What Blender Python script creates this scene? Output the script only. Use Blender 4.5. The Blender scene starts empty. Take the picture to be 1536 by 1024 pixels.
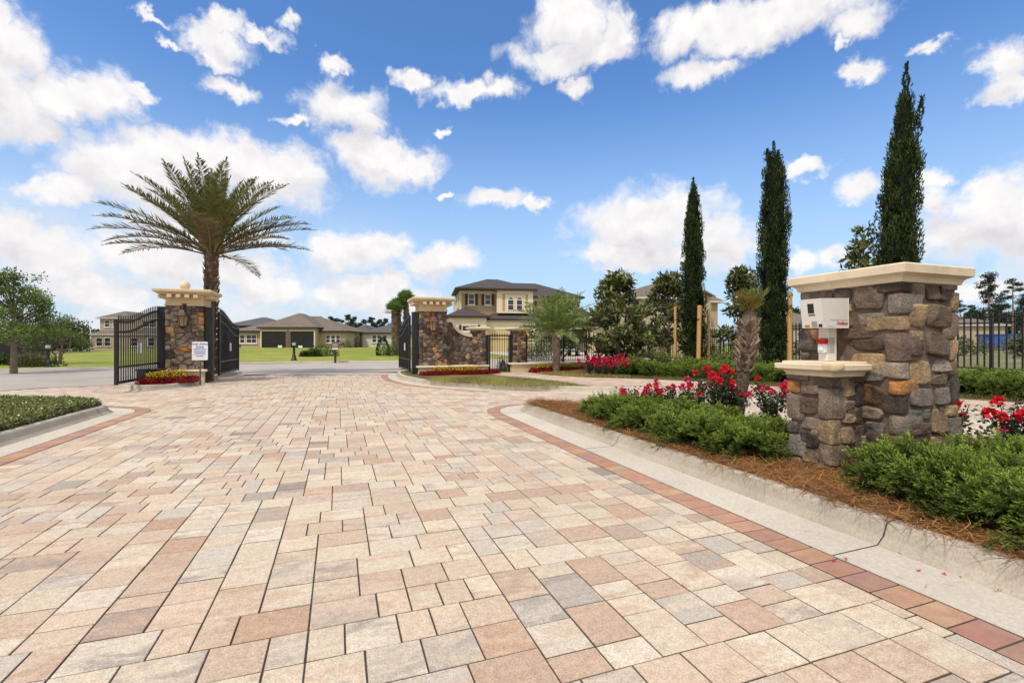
import bpy, math, random
import numpy as np
from mathutils import Vector, noise as mnoise
random.seed(7)
RNG = np.random.default_rng(7)
PI = math.pi
SC = bpy.context.scene
COL = SC.collection
# ---- photograph geometry: focal length in photo pixels, horizon row, eye height
F, HX, HY, H = 722.0, 768.0, 515.0, 1.3
def G(px, py, z=0.0):
    Y = (H - z) * F / (py - HY)
    return ((px - HX) / F * Y, Y)
def AT(px, py, Y):
    return ((px - HX) / F * Y, Y, H - (py - HY) / F * Y)
TH = math.atan2(260, 722)
D2 = np.array([math.cos(TH), math.sin(TH)])      # across the drive
D1 = np.array([-math.sin(TH), math.cos(TH)])     # along the drive
def ST(s, t):
    p = s * D2 + t * D1
    return (p[0], p[1])

# ------------------------------------------------------------------ mesh helper
class MB:
    def __init__(self):
        self.ch = []; self.n = 0
    def add(self, v, f, col=(.5, .5, .5), col2=None, rnd=0.0, mat=0, smooth=False):
        v = np.asarray(v, float).reshape(-1, 3)
        if isinstance(f, np.ndarray):
            groups = [f]
        else:
            d = {}
            for q in f: d.setdefault(len(q), []).append(q)
            groups = [np.array(d[k]) for k in d]
        for k, g in enumerate(groups):
            m = len(g)
            c = np.asarray(col, float)
            if c.ndim == 1: c = np.tile(c, (m, 1))
            c2 = c if col2 is None else np.asarray(col2, float)
            if c2.ndim == 1: c2 = np.tile(c2, (m, 1))
            r = np.full(m, float(rnd)) if np.isscalar(rnd) else np.asarray(rnd, float)
            self.ch.append((g + self.n, c[:m], c2[:m], r[:m], mat, smooth))
        self.ch.append(v); self.n += len(v)
    def mesh(self, name):
        me = bpy.data.meshes.new(name)
        V = np.concatenate([c for c in self.ch if isinstance(c, np.ndarray)])
        fs = [c for c in self.ch if not isinstance(c, np.ndarray)]
        loops = np.concatenate([c[0].ravel() for c in fs]).astype(np.int32)
        tot = np.concatenate([np.full(len(c[0]), c[0].shape[1]) for c in fs]).astype(np.int32)
        start = np.concatenate([[0], np.cumsum(tot)[:-1]]).astype(np.int32)
        me.vertices.add(len(V)); me.vertices.foreach_set('co', V.astype(np.float32).ravel())
        me.loops.add(len(loops)); me.loops.foreach_set('vertex_index', loops)
        me.polygons.add(len(tot)); me.polygons.foreach_set('loop_start', start)
        try: me.polygons.foreach_set('loop_total', tot)
        except Exception: pass
        me.polygons.foreach_set('material_index', np.concatenate([np.full(len(c[0]), c[4]) for c in fs]).astype(np.int32))
        me.polygons.foreach_set('use_smooth', np.concatenate([np.full(len(c[0]), c[5]) for c in fs]).astype(bool))
        me.update(calc_edges=True); me.validate()
        def put(nm, arr):
            a = me.attributes.new(nm, 'FLOAT_COLOR', 'FACE')
            a.data.foreach_set('color', np.concatenate([arr, np.ones((len(arr), 1))], 1).astype(np.float32).ravel())
        put('col', np.concatenate([c[1] for c in fs])); put('col2', np.concatenate([c[2] for c in fs]))
        a = me.attributes.new('rnd', 'FLOAT', 'FACE'); a.data.foreach_set('value', np.concatenate([c[3] for c in fs]).astype(np.float32))
        return me
    def build(self, name, mats, parent=None, label=None):
        if not isinstance(mats, (list, tuple)): mats = [mats]
        me = self.mesh(name)
        for m in mats: me.materials.append(m)
        o = bpy.data.objects.new(name, me); COL.objects.link(o)
        if parent: o.parent = parent
        if label: o['label'] = label
        return o
    # -- shapes
    def box(self, c, s, rz=0.0, **k):
        x, y, z = np.array(s) / 2
        v = np.array([(-x,-y,-z),(x,-y,-z),(x,y,-z),(-x,y,-z),(-x,-y,z),(x,-y,z),(x,y,z),(-x,y,z)])
        if rz: v = v @ np.array([[math.cos(rz), math.sin(rz), 0], [-math.sin(rz), math.cos(rz), 0], [0, 0, 1]])
        self.add(v + np.array(c), np.array([(0,3,2,1),(4,5,6,7),(0,1,5,4),(1,2,6,5),(2,3,7,6),(3,0,4,7)]), **k)
    def box2(self, a, b, **k):
        a = np.array(a, float); b = np.array(b, float)
        self.box((a + b) / 2, np.abs(b - a), **k)
    def prism(self, poly, z0, z1, **k):
        n = len(poly); v = [(p[0], p[1], z0) for p in poly] + [(p[0], p[1], z1) for p in poly]
        f = [tuple(range(n))[::-1], tuple(range(n, 2 * n))] + [(i, (i+1) % n, n + (i+1) % n, n + i) for i in range(n)]
        self.add(v, f, **k)
    def tube(self, path, rad, n=8, cap=True, **k):
        P = np.asarray(path, float); m = len(P)
        R = np.full(m, float(rad)) if np.isscalar(rad) else np.asarray(rad, float)
        T = np.gradient(P, axis=0); T /= np.linalg.norm(T, axis=1)[:, None] + 1e-9
        up = np.array([0, 0, 1.0]) if abs(T[0][2]) < .9 else np.array([1.0, 0, 0])
        vs = []
        for i in range(m):
            a = np.cross(T[i], up); a /= np.linalg.norm(a) + 1e-9; b = np.cross(T[i], a)
            ang = np.arange(n) * 2 * PI / n
            vs.append(P[i] + R[i] * (np.cos(ang)[:, None] * a + np.sin(ang)[:, None] * b))
        v = np.concatenate(vs); f = []
        for i in range(m - 1):
            for j in range(n):
                f.append((i*n+j, i*n+(j+1) % n, (i+1)*n+(j+1) % n, (i+1)*n+j))
        k.setdefault('smooth', True)
        self.add(v, f, **k)
        if cap:
            k2 = dict(k); k2['smooth'] = False
            self.add(vs[0], [tuple(range(n))], **k2); self.add(vs[-1], [tuple(range(n))], **k2)
    def lathe(self, prof, c=(0, 0, 0), n=16, smooth=True, rz=0.0, **k):
        v = []; m = len(prof)
        for r, z in prof:
            for j in range(n):
                a = rz + j * 2 * PI / n; v.append((c[0] + r * math.cos(a), c[1] + r * math.sin(a), c[2] + z))
        f = [(i*n+j, i*n+(j+1) % n, (i+1)*n+(j+1) % n, (i+1)*n+j) for i in range(m-1) for j in range(n)]
        self.add(v, f, smooth=smooth, **k)
        self.add(v[:n], [tuple(range(n))], **k); self.add(v[-n:], [tuple(range(n))], **k)
    def ring(self, prof, x0, x1, y0, y1, **k):
        # square moulding: list of (out, z) around the rectangle
        v = []; m = len(prof)
        for o, z in prof: v += [(x0-o, y0-o, z), (x1+o, y0-o, z), (x1+o, y1+o, z), (x0-o, y1+o, z)]
        f = [(i*4+j, i*4+(j+1) % 4, (i+1)*4+(j+1) % 4, (i+1)*4+j) for i in range(m-1) for j in range(4)]
        f += [(3, 2, 1, 0), tuple(range(4*m-4, 4*m))]
        self.add(v, f, **k)
    def rbox(self, c, s, r=.02, nz=.006, n=5, seed=0, rz=0.0, **k):
        # rounded rough block
        s = np.array(s, float) / 2; vs = []; fs = []; base = 0
        lin = np.linspace(-1, 1, n)
        for ax in range(3):
            for sg in (-1, 1):
                A, B = np.meshgrid(lin, lin, indexing='ij')
                p = np.zeros((n * n, 3)); p[:, ax] = sg
                p[:, (ax+1) % 3] = A.ravel() * (sg); p[:, (ax+2) % 3] = B.ravel()
                p = p * s
                q = np.clip(p, -(s - r), s - r); d = p - q
                L = np.linalg.norm(d, axis=1)[:, None] + 1e-9
                p = q + d / L * r
                for i in range(len(p)):
                    w = Vector((p[i] + np.array(c)) * 9 + seed * 3.1)
                    t = mnoise.noise(w) ; p[i] += nz * t * p[i] / (np.linalg.norm(p[i]) + 1e-6) * 2
                vs.append(p)
                for i in range(n-1):
                    for j in range(n-1):
                        fs.append((base+i*n+j, base+(i+1)*n+j, base+(i+1)*n+j+1, base+i*n+j+1))
                base += n * n
        v = np.concatenate(vs)
        if rz: v = v @ np.array([[math.cos(rz), math.sin(rz), 0], [-math.sin(rz), math.cos(rz), 0], [0, 0, 1]])
        k.setdefault('smooth', True)
        self.add(v + np.array(c), np.array(fs), **k)
    def leaves(self, P, D, L, W, col, up=None, mat=0, fold=0.0, mid=.45):
        P = np.asarray(P, float); n = len(P)
        D = np.asarray(D, float); D = D / (np.linalg.norm(D, axis=1)[:, None] + 1e-9)
        U = RNG.normal(size=(n, 3)) if up is None else np.asarray(up, float)
        S = np.cross(D, U); S /= np.linalg.norm(S, axis=1)[:, None] + 1e-9
        N = np.cross(S, D)
        L = np.broadcast_to(L, (n,))[:, None]; W = np.broadcast_to(W, (n,))[:, None]
        m = P + D * L * mid + N * L * fold
        v = np.stack([P, m + S * W / 2, P + D * L, m - S * W / 2], 1).reshape(-1, 3)
        self.add(v, np.arange(n * 4).reshape(n, 4), col=col, mat=mat)

def smoothpath(pts, step=.15, closed=False):
    P = [np.array(p, float) for p in pts]
    if closed: ext = [P[-1]] + P + [P[0], P[1]]
    else: ext = [2 * P[0] - P[1]] + P + [2 * P[-1] - P[-2]]
    out = []
    for i in range(1, len(ext) - 2):
        p0, p1, p2, p3 = ext[i-1:i+3]
        n = max(4, int(np.linalg.norm(p2 - p1) / .05))
        for j in range(n):
            t = j / n
            out.append(.5 * ((2*p1) + (-p0+p2)*t + (2*p0-5*p1+4*p2-p3)*t*t + (-p0+3*p1-3*p2+p3)*t**3))
    out.append(P[0] if closed else P[-1])
    out = np.array(out)
    d = np.concatenate([[0], np.cumsum(np.linalg.norm(np.diff(out, axis=0), axis=1))])
    m = max(2, int(round(d[-1] / step)) + 1)
    q = np.linspace(0, d[-1], m)
    return np.stack([np.interp(q, d, out[:, k]) for k in range(out.shape[1])], 1)
def pnormals(P):
    T = np.gradient(P, axis=0); T /= np.linalg.norm(T, axis=1)[:, None] + 1e-9
    return np.stack([-T[:, 1], T[:, 0]], 1)
def inpoly(poly, x, y):
    x = np.asarray(x); y = np.asarray(y); r = np.zeros(x.shape, bool); n = len(poly)
    for i in range(n):
        x0, y0 = poly[i][:2]; x1, y1 = poly[(i+1) % n][:2]
        c = ((y0 > y) != (y1 > y)) & (x < (x1-x0) * (y-y0) / ((y1-y0) if y1 != y0 else 1e-9) + x0)
        r ^= c
    return r

# ------------------------------------------------------------------ materials
def NN(nt, typ, **kw):
    n = nt.nodes.new(typ)
    for k, v in kw.items():
        if k in n.inputs: n.inputs[k].default_value = v
        else: setattr(n, k, v)
    return n
def mat(name, col=None, rough=.8, var=.25, scale=6.0, bump=0.0, bscale=40.0, metal=0.0, spec=.3,
        fine=0.0, fscale=150.0, col2=None, patch=2.0, transl=0.0, coat=0.0, dirt=None, stretch=None):
    m = bpy.data.materials.new(name); m.use_nodes = True; nt = m.node_tree; L = nt.links
    b = nt.nodes['Principled BSDF']
    b.inputs['Roughness'].default_value = rough; b.inputs['Metallic'].default_value = metal
    b.inputs['Specular IOR Level'].default_value = spec; b.inputs['Coat Weight'].default_value = coat
    tc = NN(nt, 'ShaderNodeTexCoord'); vec = tc.outputs['Object']
    if stretch:
        mp = NN(nt, 'ShaderNodeMapping'); mp.inputs['Scale'].default_value = stretch
        L.new(vec, mp.inputs['Vector']); vec = mp.outputs['Vector']
    def noise(sc, det=4.0, w=None):
        n = NN(nt, 'ShaderNodeTexNoise'); n.inputs['Scale'].default_value = sc; n.inputs['Detail'].default_value = det
        n.inputs['Roughness'].default_value = .6
        L.new(vec, n.inputs['Vector'])
        if w is not None:
            n.noise_dimensions = '4D'; L.new(w, n.inputs['W'])
        return n.outputs['Fac']
    def mix(f, a, c, blend='MIX'):
        x = NN(nt, 'ShaderNodeMix'); x.data_type = 'RGBA'; x.blend_type = blend
        for s, i in ((f, 0), (a, 6), (c, 7)):
            if hasattr(s, 'links'): L.new(s, x.inputs[i])
            elif i == 0: x.inputs[0].default_value = s
            else: x.inputs[i].default_value = (*s, 1)
        return x.outputs[2]
    def ramp(f, a, b_, lo=0.0, hi=1.0):
        r = NN(nt, 'ShaderNodeMapRange'); r.inputs[1].default_value = a; r.inputs[2].default_value = b_
        r.inputs[3].default_value = lo; r.inputs[4].default_value = hi; L.new(f, r.inputs[0]); return r.outputs[0]
    if col is None:
        at = NN(nt, 'ShaderNodeAttribute', attribute_name='col'); c = at.outputs['Color']
        a2 = NN(nt, 'ShaderNodeAttribute', attribute_name='col2')
        ar = NN(nt, 'ShaderNodeAttribute', attribute_name='rnd')
        mu = NN(nt, 'ShaderNodeMath', operation='MULTIPLY'); mu.inputs[1].default_value = 37.0
        L.new(ar.outputs['Fac'], mu.inputs[0])
        if patch: c = mix(ramp(noise(patch, 5, mu.outputs[0]), .42, .66), c, a2.outputs['Color'])
    else:
        c = col
        if col2 is not None: c = mix(ramp(noise(patch, 6), .4, .62), col, col2)
    if var:
        v = ramp(noise(scale, 6), .25, .75, 1 - var, 1 + var)
        cb = NN(nt, 'ShaderNodeCombineColor')
        for i in range(3): L.new(v, cb.inputs[i])
        c = mix(1.0, c, cb.outputs[0], 'MULTIPLY')
    if fine:
        v = ramp(noise(fscale, 3), .3, .7, 1 - fine, 1 + fine)
        cb = NN(nt, 'ShaderNodeCombineColor')
        for i in range(3): L.new(v, cb.inputs[i])
        c = mix(1.0, c, cb.outputs[0], 'MULTIPLY')
    if dirt:
        c = mix(ramp(noise(dirt[1], 8), dirt[2], dirt[3], 0, dirt[4]), c, dirt[0])
    if hasattr(c, 'links'): L.new(c, b.inputs['Base Color'])
    else: b.inputs['Base Color'].default_value = (*c, 1)
    if bump:
        bp = NN(nt, 'ShaderNodeBump'); bp.inputs['Strength'].default_value = min(1, bump); bp.inputs['Distance'].default_value = .01 * max(1, bump)
        L.new(noise(bscale, 5), bp.inputs['Height']); L.new(bp.outputs[0], b.inputs['Normal'])
    if transl:
        t = NN(nt, 'ShaderNodeBsdfTranslucent'); ms = NN(nt, 'ShaderNodeMixShader'); ms.inputs[0].default_value = transl
        if hasattr(c, 'links'): L.new(c, t.inputs[0])
        else: t.inputs[0].default_value = (*c, 1)
        L.new(b.outputs[0], ms.inputs[1]); L.new(t.outputs[0], ms.inputs[2])
        L.new(ms.outputs[0], nt.nodes['Material Output'].inputs['Surface'])
    return m

M = dict(
 paver=mat('paver_stone', None, .85, .16, 1.3, .35, 90, fine=.17, fscale=140, patch=6.5, dirt=((.27,.21,.165), 8, .54, .74, .5)),
 brick=mat('border_brick', None, .85, .18, 9, .5, 90, fine=.15, fscale=160, patch=6.0),
 sand=mat('joint_sand', (.075,.058,.044), .95, .3, 8),
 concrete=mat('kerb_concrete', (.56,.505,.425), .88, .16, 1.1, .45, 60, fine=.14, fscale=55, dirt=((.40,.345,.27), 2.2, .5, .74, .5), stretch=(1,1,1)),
 kerbface=mat('kerb_face', (.41,.36,.285), .9, .18, 1.3, .5, 60, fine=.16, fscale=50, dirt=((.31,.26,.195), 3.5, .52, .78, .45), stretch=(1.6,1.6,.5)),  # brown streaked face; weaker light on its upright side also mixed into colour
 asphalt=mat('asphalt', (.40,.365,.33), .9, .1, .5, .3, 120, fine=.12, fscale=40, dirt=((.29,.26,.235), .35, .5, .75, .5)),
 white=mat('white_paint', (.72,.70,.66), .7, .06, 3),
 soil=mat('mulch_soil', (.17,.085,.04), .95, .45, 9, 1.0, 50, fine=.4, fscale=60, col2=(.30,.16,.07), patch=3),
 straw=mat('pine_straw', None, .8, 0, patch=0, transl=.15),
 lawn=mat('lawn_grass', (.19,.25,.025), .95, .22, .35, fine=.3, fscale=9, col2=(.29,.28,.05), patch=.09, dirt=((.26,.18,.09), .14, .66, .75, .8)),
 field=mat('rough_field', (.11,.13,.035), .95, .3, .5, fine=.35, fscale=6, col2=(.24,.20,.11), patch=.15),
 gcover=mat('ground_cover_base', (.10,.105,.025), .95, .35, 3, .8, 60, fine=.4, fscale=50, col2=(.21,.155,.06), patch=.8),
 walk=mat('walk_paver', None, .88, .1, 2, .3, 80, fine=.1, patch=4),
 stone=mat('field_stone', None, .9, .28, 7, 1.8, 34, fine=.28, fscale=60, patch=7.0, dirt=((.035,.028,.024), 5, .52, .72, .65)),
 mortar=mat('stone_mortar', (.15,.105,.08), .95, .35, 9, 1.0, 35),
 cast=mat('cast_stone', (.66,.53,.33), .8, .1, 2.5, .3, 70, fine=.05, fscale=60, dirt=((.40,.29,.17), 2.6, .52, .75, .5)),
 castpale=mat('pale_cast_stone', (.74,.63,.46), .8, .1, 2.5, .3, 70, fine=.05, fscale=60, dirt=((.48,.37,.25), 3.0, .52, .75, .5)),
 black=mat('black_metal', (.012,.012,.013), .42, .2, 5, spec=.5),
 greymetal=mat('grey_metal', (.11,.11,.115), .45, .1, 5, metal=.4),
 enclosure=mat('white_enclosure', (.74,.71,.66), .42, .05, 4, .05, 30, dirt=((.55,.49,.40), 5, .6, .8, .35)),
 plate=mat('grey_plate', (.42,.41,.40), .4, .08, 8),
 dark=mat('dark_plastic', (.02,.018,.016), .25, .1, 8, spec=.5),
 red=mat('red_plastic', (.55,.01,.012), .4, .08, 8),
 amber=mat('amber_sticker', (.55,.24,.02), .5, .1, 8),
 redink=mat('red_ink', (.55,.06,.07), .6, 0),
 blueink=mat('blue_ink', (.03,.08,.36), .6, 0),
 greyink=mat('grey_ink', (.3,.29,.3), .6, 0),
 signwhite=mat('sign_white', (.74,.76,.78), .4, .04, 5),
 glass=mat('window_glass', (.022,.023,.026), .08, .3, .6, spec=.6),
 frame=mat('window_frame', (.72,.69,.62), .6, .03, 3),
 lampglass=mat('lamp_glass', (.35,.25,.14), .15, .3, 12, spec=.5),
 copper=mat('weathered_copper', (.15,.07,.045), .5, .3, 10, metal=.3),
 bronze=mat('dark_bronze', (.06,.047,.038), .5, .3, 10, metal=.3),
 wood=mat('pine_stake', (.55,.33,.125), .8, .18, 5, .4, 60, fine=.12, fscale=30, stretch=(6,6,.6)),
 bark=mat('grey_bark', (.20,.155,.115), .95, .35, 8, 1.0, 25, stretch=(3,3,1)),
 palmbark=mat('palm_bark', None, .95, .3, 8, 1.0, 30, patch=0, fine=.25, fscale=60),
 leaf=mat('leaf', None, .55, 0, patch=0, transl=.22, spec=.35),
 gloss=mat('glossy_leaf', None, .32, 0, patch=0, transl=.12, spec=.5),
 needle=mat('needle_leaf', None, .7, 0, patch=0, transl=.18, spec=.2),
 petal=mat('petal', None, .6, 0, patch=0, transl=.25, spec=.2),
 stem=mat('green_stem', (.09,.085,.035), .8, .2, 20),
 tan=mat('tan_stucco', (.43,.35,.25), .9, .05, .8, .2, 60),
 ochre=mat('ochre_stucco', (.42,.31,.175), .9, .05, .8, .2, 60),
 cream=mat('cream_stucco', (.68,.60,.44), .9, .05, .8, .2, 60),
 offwhite=mat('offwhite_stucco', (.62,.60,.54), .9, .05, .8, .2, 60),
 greywall=mat('grey_stucco', (.45,.41,.36), .9, .05, .8),
 roofbrown=mat('brown_shingle', (.165,.135,.11), .9, .14, 1.2, .5, 18, fine=.25, fscale=6, stretch=(1,1,4)),
 roofgrey=mat('grey_shingle', (.105,.10,.105), .9, .14, 1.2, .5, 18, fine=.25, fscale=6, stretch=(1,1,4)),
 roofdark=mat('dark_shingle', (.072,.063,.065), .9, .14, 1.2, .5, 18, fine=.25, fscale=6, stretch=(1,1,4)),
 fascia=mat('dark_fascia', (.05,.034,.03), .7, .1, 3),
 garage=mat('dark_garage', (.016,.016,.017), .6, .3, .8),
 garagecream=mat('cream_garage_door', (.58,.46,.23), .8, .06, 1),
 shutter=mat('brown_shutter', (.07,.026,.018), .7, .15, 5),
 carpaint=mat('black_car_paint', (.014,.014,.016), .22, .1, 4, spec=.5, coat=.6),
 rubber=mat('tyre_rubber', (.018,.018,.018), .85, .2, 8),
 chrome=mat('bright_metal', (.6,.6,.6), .25, .05, 5, metal=.8),
 tail=mat('red_lens', (.35,.015,.012), .2, .1, 8),
 bluetarp=mat('blue_sheet', (.03,.12,.42), .6, .1, 2),
 maroon=mat('maroon_sign', (.15,.075,.065), .6, .1, 3),
)

def paver_mat():
    m = bpy.data.materials.new('streaked_paver'); m.use_nodes = True; nt = m.node_tree; L = nt.links; b = nt.nodes['Principled BSDF']
    b.inputs['Roughness'].default_value = .84; b.inputs['Specular IOR Level'].default_value = .25
    tc = NN(nt, 'ShaderNodeTexCoord'); mp = NN(nt, 'ShaderNodeMapping'); mp.inputs['Rotation'].default_value = (0, 0, -TH); L.new(tc.outputs['Object'], mp.inputs['Vector'])
    m2 = NN(nt, 'ShaderNodeMapping'); m2.inputs['Scale'].default_value = (3.4, 8.5, 1); L.new(mp.outputs[0], m2.inputs['Vector'])
    A = lambda n: NN(nt, 'ShaderNodeAttribute', attribute_name=n)
    c1, c2, rn = A('col').outputs['Color'], A('col2').outputs['Color'], A('rnd').outputs['Fac']
    mu = NN(nt, 'ShaderNodeMath', operation='MULTIPLY'); mu.inputs[1].default_value = 61.0; L.new(rn, mu.inputs[0])
    def nz(vec, sc, det, w=None, rough=.6, dist=0):
        n = NN(nt, 'ShaderNodeTexNoise'); n.inputs['Scale'].default_value = sc; n.inputs['Detail'].default_value = det; n.inputs['Roughness'].default_value = rough; n.inputs['Distortion'].default_value = dist
        L.new(vec, n.inputs['Vector'])
        if w is not None: n.noise_dimensions = '4D'; L.new(w, n.inputs['W'])
        return n.outputs['Fac']
    def rng(f, a, c, lo, hi):
        r = NN(nt, 'ShaderNodeMapRange', interpolation_type='SMOOTHSTEP'); L.new(f, r.inputs[0])
        for i, v in enumerate((a, c, lo, hi)): r.inputs[i+1].default_value = v
        return r.outputs[0]
    def mix(f, a, c, bt='MIX'):
        x = NN(nt, 'ShaderNodeMix', data_type='RGBA', blend_type=bt)
        for q, i in ((f, 0), (a, 6), (c, 7)):
            if hasattr(q, 'links'): L.new(q, x.inputs[i])
            elif i: x.inputs[i].default_value = (*q, 1)
            else: x.inputs[0].default_value = q
        return x.outputs[2]
    def mul(c, f):
        k = NN(nt, 'ShaderNodeCombineColor'); [L.new(f, k.inputs[i]) for i in range(3)]
        return mix(1.0, c, k.outputs[0], 'MULTIPLY')
    c = mix(rng(nz(m2.outputs[0], 1.0, 6, mu.outputs[0], .65, .6), .44, .64, 0, .9), c1, c2)
    c = mix(rng(nz(m2.outputs[0], 1.7, 7, mu.outputs[0], .7, .4), .57, .74, 0, .55), c, (.33, .275, .23))
    c = mix(rng(nz(mp.outputs[0], .7, 5), .5, .72, 0, .28), c, (.33, .265, .20))
    c = mul(c, rng(nz(mp.outputs[0], 120, 3), .3, .7, .80, 1.2)); c = mul(c, rng(nz(mp.outputs[0], 28, 6, None, .7), .3, .7, .86, 1.12))
    pit = rng(nz(mp.outputs[0], 75, 2), .66, .74, 1, .62); c = mul(c, pit)
    L.new(c, b.inputs['Base Color'])
    bp = NN(nt, 'ShaderNodeBump'); bp.inputs['Strength'].default_value = .55; bp.inputs['Distance'].default_value = .006
    L.new(nz(mp.outputs[0], 55, 6, None, .7), bp.inputs['Height']); L.new(bp.outputs[0], b.inputs['Normal'])
    return m
M['paver'] = paver_mat()
# ------------------------------------------------------------------ scene records
def tag(o, label=None, cat=None, group=None, kind=None):
    if label: o['label'] = label
    if cat: o['category'] = cat
    if group: o['group'] = group
    if kind: o['kind'] = kind
    return o
def thing(name, label, cat, loc=(0, 0, 0), rz=0.0, group=None):
    o = bpy.data.objects.new(name, None); COL.objects.link(o)
    o.empty_display_size = .2; o.location = loc; o.rotation_euler = (0, 0, rz)
    return tag(o, label, cat, group)
def dup(root, loc, rz=0.0, scale=None, label=None, group=None):
    r = root.copy(); COL.objects.link(r); r.location = loc; r.rotation_euler = (0, 0, rz)
    if scale is not None: r.scale = scale if hasattr(scale, '__len__') else (scale,) * 3
    if label: r['label'] = label
    if group: r['group'] = group
    for ch in list(root.children):
        c = ch.copy(); COL.objects.link(c); c.parent = r
        for g in list(ch.children):
            d = g.copy(); COL.objects.link(d); d.parent = c
    return r
def text_mesh(name, body, size, mt, parent, loc, rot, align='CENTER', shear=0.0, bold=0.0):
    cu = bpy.data.curves.new(name, 'FONT'); cu.body = body; cu.size = size; cu.align_x = align; cu.align_y = 'CENTER'
    cu.shear = shear; cu.offset = bold; cu.extrude = .0008
    t = bpy.data.objects.new(name, cu); COL.objects.link(t)
    dg = bpy.context.evaluated_depsgraph_get()
    me = bpy.data.meshes.new_from_object(t.evaluated_get(dg))
    bpy.data.objects.remove(t); me.materials.clear(); me.materials.append(mt)
    o = bpy.data.objects.new(name, me); COL.objects.link(o); o.parent = parent; o.location = loc; o.rotation_euler = rot
    return o
# ================================================================== camera, world, sun
cam = bpy.data.cameras.new('camera'); co = bpy.data.objects.new('camera', cam); COL.objects.link(co)
cam.sensor_width = 36; cam.lens = F / 1536 * 36; cam.shift_y = 3 / 1536
co.location = (0, 0, H); co.rotation_euler = (PI / 2, 0, 0); cam.clip_end = 5000; cam.clip_start = .05
SC.camera = co
SC.view_settings.view_transform = 'Standard'; SC.view_settings.look = 'None'; SC.view_settings.exposure = 0
SUN_EL, SUN_AZ = math.radians(56), math.radians(212)     # azimuth clockwise from +Y: behind the viewer's left shoulder
sl = bpy.data.lights.new('sun', 'SUN'); so = bpy.data.objects.new('sun', sl); COL.objects.link(so)
sl.energy = 2.9; sl.angle = math.radians(6); sl.color = (1, .91, .79)
sd = Vector((math.sin(SUN_AZ) * math.cos(SUN_EL), math.cos(SUN_AZ) * math.cos(SUN_EL), math.sin(SUN_EL)))
so.rotation_euler = (-sd).to_track_quat('-Z', 'Y').to_euler(); so.location = (-20, -30, 40)

W = bpy.data.worlds.new('World'); SC.world = W; W.use_nodes = True
nt = W.node_tree; L = nt.links; bg = nt.nodes['Background']; bg.inputs[1].default_value = .1
sky = NN(nt, 'ShaderNodeTexSky'); sky.sky_type = 'NISHITA'; sky.sun_disc = False
sky.sun_elevation = SUN_EL; sky.sun_rotation = SUN_AZ; sky.air_density = 1.0; sky.dust_density = .6; sky.ozone_density = 2.0
tc = NN(nt, 'ShaderNodeTexCoord')
sep = NN(nt, 'ShaderNodeSeparateXYZ'); L.new(tc.outputs['Generated'], sep.inputs[0])
def mth(op, a, b=None, c=None, clamp=False):
    n = NN(nt, 'ShaderNodeMath', operation=op); n.use_clamp = clamp
    for i, s in enumerate((a, b, c)):
        if s is None: continue
        if hasattr(s, 'links'): L.new(s, n.inputs[i])
        else: n.inputs[i].default_value = s
    return n.outputs[0]
def vm(op, a, b=None, c=None):
    n = NN(nt, 'ShaderNodeVectorMath', operation=op)
    for i, s in enumerate((a, b, c)):
        if s is None: continue
        if hasattr(s, 'links'): L.new(s, n.inputs[i])
        else: n.inputs[i].default_value = s
    return n
az = mth('ARCTAN2', sep.outputs[0], sep.outputs[1]); el = mth('ARCSINE', sep.outputs[2])
cb = NN(nt, 'ShaderNodeCombineXYZ'); L.new(az, cb.inputs[0]); L.new(el, cb.inputs[1]); ae = cb.outputs[0]
def wnoise(vec, scale, det, rough=.55):
    n = NN(nt, 'ShaderNodeTexNoise'); n.inputs['Scale'].default_value = scale; n.inputs['Detail'].default_value = det
    n.inputs['Roughness'].default_value = rough; L.new(vec, n.inputs['Vector']); return n
# warp the coordinates so that cloud edges billow
w1 = vm('MULTIPLY_ADD', vm('SUBTRACT', wnoise(ae, 9, 5).outputs['Color'], (.5, .5, .5)).outputs[0], (.10, .075, 0), ae).outputs[0]
w2 = vm('MULTIPLY_ADD', vm('SUBTRACT', wnoise(ae, 34, 5, .6).outputs['Color'], (.5, .5, .5)).outputs[0], (.05, .042, 0), w1).outputs[0]
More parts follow.
